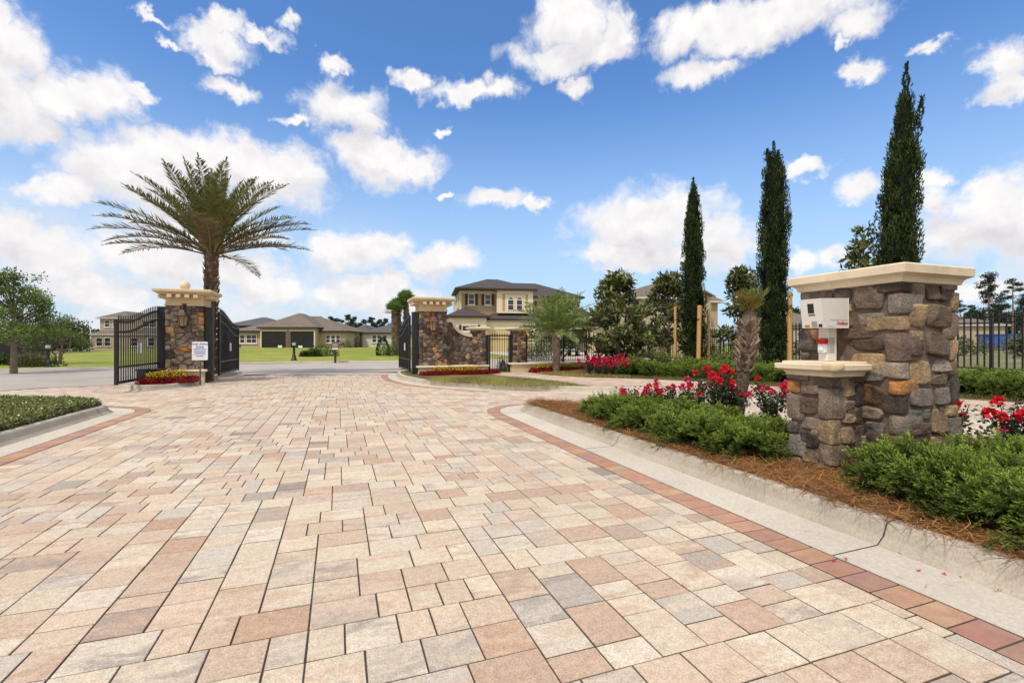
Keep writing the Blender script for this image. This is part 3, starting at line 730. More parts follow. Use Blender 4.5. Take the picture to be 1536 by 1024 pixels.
def stone_block(x0, x1, y0, y1, z0, z1, cw, chh, qh=(.12, .3), qw=(.13, .27), gap=.012, bulge=.03, seed=0, faces='WSEN', n=6):
    mb = MB()
    mb.box2((x0, y0, z0), (x1, y1, z1), mat=1)
    fr = dict(S=(lambda u, v, d: (x0 + u, y0 - d, z0 + v), x1 - x0), N=(lambda u, v, d: (x1 - u, y1 + d, z0 + v), x1 - x0),
              W=(lambda u, v, d: (x0 - d, y1 - u, z0 + v), y1 - y0), E=(lambda u, v, d: (x1 + d, y0 + u, z0 + v), y1 - y0))
    for i, k in enumerate(faces):
        e = qw[0] * .8
        fn, w = fr[k]; stone_face(mb, lambda u, v, d, fn=fn: fn(u + e, v, d), w - 2 * e, z1 - z0, cw, chh, gap, bulge, seed + i * 17)
    for (cx_, sx) in ((x0, 1), (x1, -1)):
        for (cy_, sy) in ((y0, 1), (y1, -1)):
            z = z0; alt = random.random() < .5
            while z < z1 - .04:
                hh = min(random.uniform(*qh), z1 - z); hh = z1 - z if z1 - z - hh < .06 else hh
                a, b = (qw[1], qw[0]) if alt else (qw[0], qw[1]); a *= random.uniform(.8, 1.15); b *= random.uniform(.8, 1.15); alt = not alt
                a = min(a, (x1 - x0) * .55); b = min(b, (y1 - y0) * .55)
                p = bulge * random.uniform(.7, 1.25)
                k, k2 = stone_col()
                mb.rbox((cx_ + sx * (a / 2 - p), cy_ + sy * (b / 2 - p), z + hh / 2), (a, b, hh - gap * 1.2), r=min(.016, hh * .2), nz=.012, n=n, seed=random.random() * 90, col=k, col2=k2, rnd=random.random())
                z += hh
    return mb
SM = [M['stone'], M['mortar']]
def xy(p, s=0, t=0):
    q = np.array(p) + s * D2 + t * D1; return (q[0], q[1])
def loc3(p, z=0): return (p[0], p[1], z)

# ---- near pillar with the gate intercom
random.seed(21)
NC = (3.353, 4.160)
ASH = True
np_root = thing('stone_pillar', 'large near fieldstone pillar with cream cap, low shelf column and white intercom, right foreground', 'pillar', loc3(NC, .14), TH)
stone_block(0, .752, 0, .92, -.1, 1.70, .38, .215, (.10, .27), (.12, .27), .014, .027, 5, n=8).build('stone_shaft', SM, np_root)
mb = MB()
capz = 1.845
mb.ring([(.0, capz-.16), (.035, capz-.152), (.04, capz-.13), (.052, capz-.108), (.078, capz-.092), (.093, capz-.085), (.1, capz-.08), (.104, capz-.012), (.092, capz), (-.25, capz+.018)], 0, .752, 0, .92)
mb.build('cap', M['castpale'], np_root)
# the low column (toward the drive): s from -.40 to 0 and t .315 to .725 in the pillar's frame
sc0 = MB()
stone_block(-.40, -.02, .315, .725, -.12, .87, .27, .22, (.12, .28), (.12, .22), .013, .023, 44, 'WSN', n=8).build('shelf_column', SM, np_root)
mb = MB(); z = .97
mb.ring([(.0, z-.115), (.03, z-.11), (.035, z-.09), (.05, z-.07), (.085, z-.055), (.092, z-.05), (.1, z-.048), (.103, z-.006), (.096, z), (.06, z+.001)], -.40, -.045, .315, .725)
mb.ring([(.055, z), (.055, z+.018), (.047, z+.023), (-.1, z+.024)], -.40, -.045, .315, .725)
sh_ = mb.build('shelf', M['castpale'], np_root)
# chipped mortar patch on the shelf corner
mb = MB(); mb.rbox((-.455, .262, z-.02), (.13, .13, .075), r=.025, nz=.012, n=7, seed=4, col=(.5,.5,.5))
mb.build('mortar_patch', M['cast'], np_root)

ASH = False
# intercom (pedestal, head, reader): own thing resting on the shelf
ic = thing('gate_intercom', 'white entry intercom box on a short post, standing on the pillar shelf', 'intercom', loc3(xy(NC, -.4, .315), 1.14), TH)
# frame here: x along d2 from the column's near corner, y along d1
mb = MB(); mb.box2((.155, .15, -.003), (.265, .245, .31)); mb.build('post', M['enclosure'], ic)
hx0, hx1, hy0, hy1, hz0, hz1 = .0, .335, .085, .30, .305, .585
mb = MB()
v = [(.012,hy0,hz0),(hx1,hy0,hz0),(hx1,hy1,hz0),(.012,hy1,hz0),(-.025,hy0,hz1-.012),(hx1,hy0,hz1),(hx1,hy1,hz1),(-.025,hy1,hz1-.012)]
mb.add(v, [(0,3,2,1),(4,5,6,7),(0,1,5,4),(1,2,6,5),(2,3,7,6),(3,0,4,7)])
# raised seams of the casing
mb.box2((hx1-.004, hy0-.003, hz0), (hx1+.002, hy0+.01, hz1))
mb.box2((.011, hy0-.003, hz0-.003), (hx1, hy0+.003, hz0+.006))
head = mb.build('housing', M['enclosure'], ic)
def front(u, w_, z0, z1, m, nm, th=.003, proud=.002):
    # panel on the slanted driver's face; u measured from the near edge along d1
    def fx(z): return .012 + (-.025 - .012) * (z - hz0) / (hz1 - .012 - hz0)
    mb = MB(); p = proud; y0, y1 = hy0 + u, hy0 + u + w_
    v = [(fx(z0)-p, y0, z0), (fx(z0)-p, y1, z0), (fx(z1)-p, y1, z1), (fx(z1)-p, y0, z1), (fx(z0)+.004, y0, z0), (fx(z0)+.004, y1, z0), (fx(z1)+.004, y1, z1), (fx(z1)+.004, y0, z1)]
    mb.add(v, [(0,3,2,1),(4,5,6,7),(0,1,5,4),(1,2,6,5),(2,3,7,6),(3,0,4,7)]); return mb.build(nm, m, head)
front(.078, .062, hz0+.135, hz0+.225, M['dark'], 'screen')
front(.072, .066, hz0+.113, hz0+.124, M['dark'], 'slot')
front(.058, .058, hz0+.006, hz0+.062, M['plate'], 'keypad')
for r_i in range(4):
    for c_i in range(3):
        front(.064 + .0165 * c_i, .011, hz0 + .011 + .0125 * r_i, hz0 + .0195 + .0125 * r_i, M['greyink'], 'key', proud=.0035)
front(.135, .052, hz0+.006, hz0+.030, M['amber'], 'warning_label')
front(.010, .036, hz0+.006, hz0+.034, M['dark'], 'speaker')
text_mesh('lettering', 'DualBeam', .034, M['redink'], head, (hx1-.085, hy0-.0032, hz0+.043), (PI/2, 0, 0), shear=.25, bold=.0006)
mb = MB(); mb.box2((.10, hy0-.002, hz0+.070), (hx1-.01, hy0+.001, hz0+.0735)); mb.box2((.05, hy0-.002, hz0+.012), (.15, hy0+.001, hz0+.0155)); mb.build('printed_line', M['greyink'], head)
mb = MB(); mb.box2((.148, .145, .075), (.156, .235, .215)); mb.box2((.17, .146, .075), (.235, .151, .215)); mb.build('reader_plate', M['plate'], ic)
rd = MB(); rd.box2((.118, .155, .075), (.1475, .225, .155)); rd.rbox((.112, .19, .115), (.02, .05, .045), r=.006, nz=0, n=4)
rdo = rd.build('card_reader', M['signwhite'], ic)
mb = MB(); mb.rbox((.128, .188, .183), (.05, .09, .045), r=.006, nz=0, n=4); mb.build('reader_cover', M['red'], rdo)
for dx in (.185, .245):
    mb = MB(); mb.tube([(dx, .1505, .265), (dx, .147, .265)], .004, 8); mb.build('screw', M['plate'], ic)

# ---- gate pillars
def cap_gate(mb, x0, x1, y0, y1, zb, zt):
    h = zt - zb
    mb.ring([(.0, zb-.02), (.045, zb-.015), (.05, zb+.03), (.02, zb+.045), (.02, zb+.20), (.03, zb+.225), (.035, zb+.335), (.20, zb+.342), (.215, zb+.36), (.255, zb+.385), (.285, zb+.405), (.30, zb+.42), (.305, zt-.02), (.29, zt), (-.2, zt+.03)], x0, x1, y0, y1)
    for k in range(4):        # dentils under the cornice
        for side in range(4):
            w = (x1 - x0) if side % 2 == 0 else (y1 - y0)
            u = w * (.14 + .24 * k)
            s = (.12, .22, .11)
            if side == 0: c = (x0 + u, y0 - .15, zb + .285)
            elif side == 2: c = (x0 + u, y1 + .15, zb + .285)
            elif side == 1: c = (x1 + .15, y0 + u, zb + .285)
            else: c = (x0 - .15, y0 + u, zb + .285)
            if side % 2: s = (s[1], s[0], s[2])
            mb.box(c, s)
def lantern(root_loc, label, m, name='wall_lantern', scale=1.0):
    t = thing(name, label, 'lantern', root_loc, TH); t.scale = (scale,) * 3
    b = MB(); b.lathe([(.02, .62), (.045, .60), (.05, .52), (.10, .50), (.17, .40), (.235, .33), (.24, .30), (.16, .31)], (0, -.19, 0), 6, False)
    b.tube([(0, -.19, .60), (0, -.1, .66), (0, 0, .62)], .018, 6); b.box2((-.06, -.025, .42), (.06, .0, .72)); b.build('hood', m, t)
    g_ = MB(); g_.lathe([(.10, .0), (.15, .30)], (0, -.19, 0), 6, False); g_.build('glass', M['lampglass'], t)
    c = MB()
    for k in range(6):
        a = k * PI / 3; c.tube([(.104 * math.cos(a), -.19 + .104 * math.sin(a), 0), (.155 * math.cos(a), -.19 + .155 * math.sin(a), .31)], .012, 5)
    c.lathe([(.03, -.10), (.07, -.06), (.115, -.03), (.115, .01)], (0, -.19, 0), 6, False); c.build('cage', m, t)
    return t
random.seed(33)
PL = (-10.09, 15.70); PR = (-3.46, 18.10)
def gate_pillar(origin, label, x0, x1, seed):
    r = thing('gate_pillar', label, 'pillar', loc3(origin, .13), TH)
    stone_block(x0, x1, 0, 1.0, .28, 2.44, .27, .18, (.11, .28), (.14, .26), .018, .028, seed, n=5).build('stone_shaft', SM, r)
    b = MB(); cap_gate(b, x0, x1, 0, 1.0, 2.40, 2.90); b.build('cap', M['cast'], r)
    b = MB(); b.ring([(.06, -.1), (.06, .24)], x0, x1, 0, 1.0); b.build('plinth', M['cast'], r)
    b = MB(); b.ring([(.06, .24), (.10, .245), (.135, .265), (.14, .29), (.125, .315), (.09, .325), (-.1, .33)], x0, x1, 0, 1.0); b.build('plinth_moulding', M['castpale'], r)
    return r
pl = gate_pillar(PL, 'left fieldstone gate pillar with dentilled cream cap, in front of the date palm', -1.0, 0, 100)
pr = gate_pillar(PR, 'right fieldstone gate pillar with dentilled cream cap, joined to the curved stone wall', 0, 1.0, 200)
fin = thing('ball_finial', 'pale round ball on the cap of the left gate pillar', 'finial', loc3(xy(PL, -.62, .5), 3.05), TH)
b = MB(); b.lathe([(.07, 0), (.07, .03), (.03, .05)], n=16); b.build('base', M['castpale'], fin)
b = MB(); b.lathe([(.15 * math.sin(a), .17 - .15 * math.cos(a)) for a in np.linspace(.12, PI - .02, 14)], n=20); b.build('ball', M['castpale'], fin)
lantern(loc3(xy(PL, -.5, -.03), 1.86), 'dark bronze lantern hung on the left gate pillar', M['bronze'])
lantern(loc3(xy(PR, .47, -.03), 1.80), 'copper topped lantern hung on the right gate pillar', M['copper'])

# ---- curved wing wall and pier right of the gate
random.seed(35)
ww = thing('stone_wall', 'curved stone wing wall with sweeping cream coping between right gate pillar and walk gate', 'wall', loc3(PR, .13), TH)
def wtop(s): # s measured from PR
    u = min(1, max(0, (s - 1.32) / .86)); e = (1 - math.sqrt(max(0, 1 - (1 - u) ** 2)))
    return (2.03 if s < 1.32 else 1.46 + .57 * e * 1.0)
b = MB(); S = np.linspace(1.05, 2.16, 24)
poly = [(s, wtop(s)) for s in S]
v = [(s, .28, .28) for s, _ in poly] + [(s, .28, z) for s, z in poly] + [(s, .62, .28) for s, _ in poly] + [(s, .62, z) for s, z in poly]
k = len(poly); f = []
for i in range(k - 1): f += [(i, i+1, k+i+1, k+i), (2*k+i, 3*k+i, 3*k+i+1, 2*k+i+1), (k+i, k+i+1, 3*k+i+1, 3*k+i)]
b.add(v, f, mat=1)
stone_face(b, lambda u, v_, d: (1.05 + u, .28 - d, .30 + v_), 1.11, 1.75, .20, .19, .012, .022, 300, top=lambda u: wtop(1.05 + u) - .30)
b.build('stone_face', SM, ww)
b = MB(); cr = [(-.13, -.04), (-.13, .05), (-.10, .085), (.10, .085), (.13, .05), (.13, -.04)]
P = [(1.05, 2.03)] + [(s, wtop(s)) for s in np.linspace(1.25, 2.20, 26)]
rows = []
for i, (s, z) in enumerate(P):
    a = P[max(0, i-1)]; c = P[min(len(P)-1, i+1)]; tx, tz = c[0]-a[0], c[1]-a[1]; l = math.hypot(tx, tz); nx_, nz_ = -tz/l, tx/l
    rows += [(s + nx_ * q[1], .42 + q[0] * 1.5, z + nz_ * q[1]) for q in cr]
m_ = 6; b.add(rows, [(i*m_+j, i*m_+(j+1) % m_, (i+1)*m_+(j+1) % m_, (i+1)*m_+j) for i in range(len(P)-1) for j in range(m_)] + [tuple(range(6)), tuple(range(len(rows)-6, len(rows)))], smooth=False)
b.build('coping', M['castpale'], ww)
b = MB(); b.box2((1.065, .16, -.1), (2.72, .75, .24)); b.build('plinth', M['cast'], ww)
b = MB(); b.ring([(.0, .242), (.04, .247), (.075, .265), (.08, .29), (.065, .315), (.03, .325), (-.1, .33)], 1.145, 2.68, .16, .75); b.build('plinth_moulding', M['castpale'], ww)
def pier(s0, s1, label, seed):
    r = thing('stone_pier', label, 'pier', loc3(xy(PR, s0, .12), .13), TH); w = s1 - s0
    stone_block(0, w, 0, .5, .332 if seed == 400 else .30, 1.70, .21, .13, (.10, .2), (.14, .24), .012, .022, seed, n=5).build('stone_shaft', SM, r)
    b = MB(); b.ring([(.0, 1.68), (.06, 1.685), (.1, 1.70), (.13, 1.73), (.16, 1.745), (.165, 1.79), (.14, 1.815), (-.1, 1.83)], 0, w, 0, .5); b.build('cap', M['castpale'], r)
    return r
pier(2.12, 2.60, 'short stone pier at the right end of the curved wall, left of the walk gate', 400)
pier(3.82, 4.30, 'short stone pier right of the walk gate at the start of the low wall', 410)
lw_ = thing('low_wall', 'low cream garden wall carrying the black fence right of the walk gate', 'wall', loc3(xy(PR, 3.70, .0), .13), TH)
b = MB(); b.box2((0, .04, -.1), (6.0, .72, .30)); b.build('wall_body', M['cast'], lw_)
b = MB(); b.ring([(.0, .30), (.04, .305), (.07, .32), (.08, .345), (.065, .372), (.03, .385), (-.1, .39)], 0, 6.0, .04, .72); b.build('coping', M['castpale'], lw_)

# ---- swing gates: x along the leaf from the hinge
def gate_leaf(label, origin, rz, group=None, plate_x=1.75):
    t = thing('driveway_gate', label, 'gate', loc3(origin, 0), rz)
    Lg, z0, zh, zl_ = 3.35, .23, 2.36, 1.90
    def top(x):
        u = x / Lg; return zl_ + (zh - zl_) * (.5 + .5 * math.cos(PI * min(1, max(0, u * 1.15 - .02))))
    b = MB()
    for x in (0, Lg): b.box((x, 0, (z0 + top(x)) / 2), (.07, .07, top(x) - z0 + .04))
    b.box2((.035, -.03, z0), (Lg - .035, .03, z0 + .07)); b.box2((.035, -.025, z0 + .42), (Lg - .035, .025, z0 + .47))
    for dz in (0, .27):
        X = np.linspace(.035, Lg - .035, 30)
        v = []
        for x in X:
            z = top(x) - dz; v += [(x, -.025, z - .045), (x, .025, z - .045), (x, .025, z), (x, -.025, z)]
        b.add(v, [(i*4+j, i*4+(j+1) % 4, (i+1)*4+(j+1) % 4, (i+1)*4+j) for i in range(29) for j in range(4)])
    b.build('frame', M['black'], t)
    b = MB(); nP = 22
    for i in range(1, nP):
        x = Lg * i / nP; zt = top(x) + .11
        b.box2((x - .0125, -.0125, z0 + .06), (x + .0125, .0125, zt)); b.lathe([(.020, zt), (.0, zt + .06)], (x, 0, 0), 4, False, rz=PI/4)
    b.build('pickets', M['black'], t)
    b = MB(); b.box2((plate_x - .04, -.045, 1.02), (plate_x + .06, .045, 1.32)); b.build('reflector_plate', M['signwhite'], t)
    return t
def angle(v): return math.atan2(v[1], v[0])
gate_leaf('black picket gate leaf swung open toward the viewer on the left of the left pillar', (-11.48, 15.73), angle(-D1))
gate_leaf('black picket gate leaf swung open away on the right of the left gate pillar', (-10.00, 16.42), angle(D1))
gate_leaf('black picket gate leaf swung open away on the left of the right gate pillar', (-3.95, 18.60), angle(D1), plate_x=1.3)
def gate_post(p, label, w=.22, h=2.46):
    t = thing('gate_post', label, 'post', loc3(p, 0), TH)
    b = MB(); b.box2((-w/2, -w/2, .05), (w/2, w/2, h)); b.build('post', M['black'], t)
    b = MB(); b.ring([(.012, h), (.012, h+.02), (-.05, h+.035)], -w/2, w/2, -w/2, w/2); b.build('cap', M['black'], t)
    for z in (.55, 1.3, 2.1):
        b = MB(); b.tube([(w/2 + .025, -w/2 + .02, z - .06), (w/2 + .025, -w/2 + .02, z + .06)], .022, 8); b.build('hinge', M['greymetal'], t)
gate_post(xy(PL, .16, .18), 'black steel gate post on the right side of the left pillar')
gate_post(xy(PL, -1.17, .3), 'black steel gate post on the left side of the left pillar')
gate_post(xy(PR, -.16, .22), 'black steel gate post on the left side of the right pillar')
# operator box beside left pillar
t = thing('gate_operator', 'squat black gate motor box at the foot of the left pillar', 'motor box', loc3(xy(PL, -1.22, -.55), .14), TH)
b = MB(); b.rbox((0, 0, .2), (.62, .5, .30), r=.04, nz=0, n=5); b.box2((-.28, -.22, .0), (.28, .22, .1)); b.build('housing', M['dark'], t)
b = MB(); b.rbox((0, 0, .365), (.68, .56, .07), r=.03, nz=0, n=5); b.build('lid', M['black'], t)
# tow away sign
t = thing('tow_sign', 'white tow away zone sign on a thin post before the left gate pillar', 'sign', (-9.62, 14.85, .14), math.radians(4))
b = MB(); b.box2((-.018, -.012, -.1), (.018, .012, .95)); b.build('post', M['greymetal'], t)
b = MB(); w_, h_, r_ = .235, .285, .035
poly = []
for cx_, cz_, a0 in ((w_-r_, h_-r_, 0), (-w_+r_, h_-r_, 90), (-w_+r_, -h_+r_, 180), (w_-r_, -h_+r_, 270)):
    for k in range(6):
        a = math.radians(a0 + 18 * k); poly.append((cx_ + r_ * math.cos(a), cz_ + r_ * math.sin(a)))
v = [(p[0], -.02, .93 + p[1]) for p in poly] + [(p[0], -.013, .93 + p[1]) for p in poly]; n_ = len(poly)
b.add(v, [tuple(range(n_)), tuple(range(n_, 2*n_))[::-1]] + [(i, (i+1) % n_, n_+(i+1) % n_, n_+i) for i in range(n_)])
pan = b.build('panel', M['signwhite'], t)
text_mesh('lettering', 'TOW AWAY', .088, M['blueink'], pan, (0, -.0212, 1.135), (PI/2, 0, 0), bold=.002)
text_mesh('lettering', 'ZONE', .088, M['blueink'], pan, (0, -.0212, 1.045), (PI/2, 0, 0), bold=.002)
b = MB()
for z, w in ((.985, .19), (.945, .17), (.905, .18), (.865, .15), (.825, .18)): b.box2((-w, -.0215, z - .008), (w, -.0195, z + .008))
b.build('small_print', M['blueink'], pan)
b = MB(); b.box2((-.11, -.0215, .755), (.11, -.0195, .782)); b.build('red_line', M['redink'], pan)

# ---- walk gate and fences
def pickets(b, p0, p1, z0, z1, rails, sp=.11, w=.0095, spear=True, skip=()):
    p0 = np.array(p0); p1 = np.array(p1); L_ = np.linalg.norm(p1 - p0); a = angle(p1 - p0); n_ = max(2, int(round(L_ / sp)))
    for i in range(1, n_):
        p = p0 + (p1 - p0) * i / n_; b.box((p[0], p[1], (z0 + z1) / 2), (2*w, 2*w, z1 - z0), rz=a)
        if spear: b.lathe([(w*1.4, z1), (0, z1 + .045)], (p[0], p[1], 0), 4, False, rz=a + PI/4)
    c = (p0 + p1) / 2
    for r in rails: b.box((c[0], c[1], r), (L_, .034, .034), rz=a)
t = thing('walk_gate', 'narrow black picket walk gate between the two short stone piers', 'gate', loc3(xy(PR, 2.78, .35), .15), TH)
b = MB()
for x in (.06, .93): b.box2((x-.03, -.03, .05), (x+.03, .03, 1.5))
b.box2((.09, -.02, 1.46), (.90, .02, 1.5))
b.build('frame', M['black'], t)
b = MB(); pickets(b, (.08, 0), (.91, 0), .06, 1.58, (.1, 1.32, 1.46), .105); b.build('pickets', M['black'], t)
b = MB(); b.box2((.86, -.06, .8), (.95, .06, .98)); b.build('latch', M['greymetal'], t)
for s, lb in ((2.70, 'black square post left of the walk gate'), (3.74, 'black square post right of the walk gate')):
    q = thing('gate_post', lb, 'post', loc3(xy(PR, s, .35), .12), TH)
    b = MB(); b.box2((-.075, -.075, -.05), (.075, .075, 1.5)); b.build('post', M['black'], q)
    b = MB(); b.ring([(.01, 1.5), (.01, 1.52), (-.04, 1.53)], -.075, .075, -.075, .075); b.build('cap', M['black'], q)
def fence(label, pts, zb, zt, sp=1.8, psp=.112, gnd=None, w=.0095):
    t = thing('metal_fence', label, 'fence', (pts[0][0], pts[0][1], 0))
    for a, c in zip(pts[:-1], pts[1:]):
        a = np.array(a); c = np.array(c); L_ = np.linalg.norm(c - a); n_ = max(1, int(round(L_ / sp)))
        for i in range(n_):
            p = a + (c - a) * i / n_ - np.array(pts[0]); q = a + (c - a) * (i + 1) / n_ - np.array(pts[0])
            b = MB(); pickets(b, p, q, zb, zt, (zb + .02, zt - .22, zt - .07), psp, w=w); b.build('picket_panel', M['black'], t)
            b = MB(); b.box((p[0], p[1], (zb - .2 + zt + .05) / 2), (.07, .07, zt + .25 - zb), rz=angle(c - a)); b.build('post', M['black'], t)
    p = np.array(pts[-1]) - np.array(pts[0]); b = MB(); b.box((p[0], p[1], (zb - .2 + zt + .05) / 2), (.07, .07, zt + .25 - zb)); b.build('post', M['black'], t)
    return t
fence('black picket fence standing on the low cream wall beside the young palm', [xy(PR, 4.46, .4), xy(PR, 9.55, .4)], .56, 1.62)
fence('black picket fence behind the magnolias, along the back of the planted bed', [xy(PR, 9.75, .42), (9.95, 23.0)], .62, 2.0)
fence('black picket fence running toward the viewer behind the junipers at the right edge', [(10.05, 22.85), (12.95, 13.0), (15.0, 6.2)], .60, 2.08, psp=.155, w=.015)
# ================================================================== planting
R = np.random.default_rng(11)
random.seed(11)
def unit(a): return a / (np.linalg.norm(a, axis=-1, keepdims=True) + 1e-9)
def lerp(a, b, t): a = np.asarray(a, float); b = np.asarray(b, float); t = np.asarray(t)[..., None]; return a * (1 - t) + b * t

def juniper_mesh(name, Rr=.40, Hh=.46, nb=112, seed=0):
    r = np.random.default_rng(seed); mb = MB(); P = []; D = []; C = []
    for i in range(nb):
        u = r.random(); ph = r.random() * 2 * PI; lump = 1 + .20 * math.sin(3 * ph + seed) + .16 * math.sin(5 * ph + 2 * seed)
        rad = Rr * math.sqrt(u) * r.uniform(.85, 1.10) * lump
        ze = max(.05, Hh * (1 - .78 * min(1.1, rad / Rr) ** 2.4) * r.uniform(.70, 1.12))
        if r.random() < .06: rad *= 1.25; ze *= 1.15
        b = np.array([.10 * math.cos(ph), .10 * math.sin(ph), .02]); e = np.array([rad * math.cos(ph), rad * math.sin(ph), ze])
        mid = (b + e) / 2 + np.array([0, 0, .12]); bright = r.uniform(.62, 1.3)
        n_s = 10
        for j, t in enumerate(np.linspace(.40, 1.0, n_s)):
            p = (1-t)**2 * b + 2*t*(1-t) * mid + t*t * e; tg = unit(2*(1-t)*(mid-b) + 2*t*(e-mid))
            sdir = unit(tg * .8 + r.normal(size=3) * .5 + np.array([0, 0, .30])); sl = r.uniform(.09, .17); k = 27
            tt = np.linspace(.0, 1, k); a = r.random(k) * 2 * PI
            s1 = unit(np.cross(sdir, [.3, .2, 1.0])); s2 = np.cross(sdir, s1); ro = np.cos(a)[:, None] * s1 + np.sin(a)[:, None] * s2
            base = p + sdir * sl * tt[:, None] + ro * .006
            dd = unit(sdir * .8 + ro * (.9 - .5 * tt)[:, None])
            P.append(base); D.append(dd)
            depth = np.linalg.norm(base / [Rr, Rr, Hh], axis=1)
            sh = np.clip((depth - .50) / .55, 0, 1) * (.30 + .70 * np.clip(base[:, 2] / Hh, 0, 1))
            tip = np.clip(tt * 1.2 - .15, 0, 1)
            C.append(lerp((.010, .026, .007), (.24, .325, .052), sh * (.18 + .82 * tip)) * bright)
    P = np.concatenate(P); D = np.concatenate(D); C = np.concatenate(C)
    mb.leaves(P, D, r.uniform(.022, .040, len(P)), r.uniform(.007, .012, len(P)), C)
    return mb
def wood_mesh(Rr, Hh, n, m=.006, seed=0):
    r = np.random.default_rng(seed); mb = MB()
    for i in range(n):
        ph = r.random() * 2 * PI; rad = Rr * r.uniform(.3, .8); e = np.array([rad * math.cos(ph), rad * math.sin(ph), Hh * r.uniform(.4, .8)])
        mb.tube([(0, 0, -.03), e * [.4, .4, .6], e], [m, m * .8, m * .4], 5)
    return mb
JL = 'low feathery green juniper shrub in the mulched island beside the near stone pillar'
protos = []
for k in range(3):
    t = thing('juniper_shrub', JL, 'shrub', (0, 0, -50), 0, 'junipers around the near pillar')
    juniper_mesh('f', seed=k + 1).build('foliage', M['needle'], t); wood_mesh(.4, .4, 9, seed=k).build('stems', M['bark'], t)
    protos.append(t)
used = [False] * 3
def put(protos, used, i, loc, rz, sc, label=None, group=None):
    i %= len(protos)
    if not used[i]:
        used[i] = True; o = protos[i]; o.location = loc; o.rotation_euler = (0, 0, rz); o.scale = sc if hasattr(sc, '__len__') else (sc,)*3
        if label: o['label'] = label
        if group: o['group'] = group
        return o
    return dup(protos[i], loc, rz, sc, label, group)
near_j = [(1.42,7.72),(1.60,7.05),(1.78,6.45),(1.98,5.85),(2.16,5.30),(2.42,4.92),(1.90,7.75),(2.10,7.10),(2.32,6.45),(2.55,5.85),(2.80,5.35),
          (3.06,3.72),(3.04,3.34),(3.12,2.96),(3.24,2.58),(3.45,3.62),(3.52,3.22),(3.66,2.84),(3.78,2.45),(3.90,3.62),(3.98,3.2),(4.12,2.8),(4.34,3.72),(4.45,3.3),(3.4,2.2)]
for i, (x, y) in enumerate(near_j):
    s = random.uniform(.88, 1.08); h = (.72 if i < 11 else .80)
    if i == 0: s *= .9
    put(protos, used, i, (x, y, .13), random.random() * 6.28, (s, s, s * h))
# far row along the berm
rowp = smoothpath([(4.3,17.0),(5.6,16.2),(6.9,15.0),(8.05,13.7),(9.1,12.2),(10.0,10.9),(10.75,9.6),(11.5,8.0)], .62)
N = pnormals(rowp)
for i, p in enumerate(rowp):
    for k, o in enumerate((0, .62)):
        x, y = p + N[i] * o + [random.uniform(-.08, .08), random.uniform(-.08, .08)]
        s = random.uniform(1.12, 1.35)
        dup(protos[(i + k) % 3], (x, y, zr(x, y) - .02), random.random() * 6.28, (s, s, s * random.uniform(.72, .92)), 'dark green juniper shrub in the long low row below the cypresses and the black fence', 'junipers in the row below the fence')

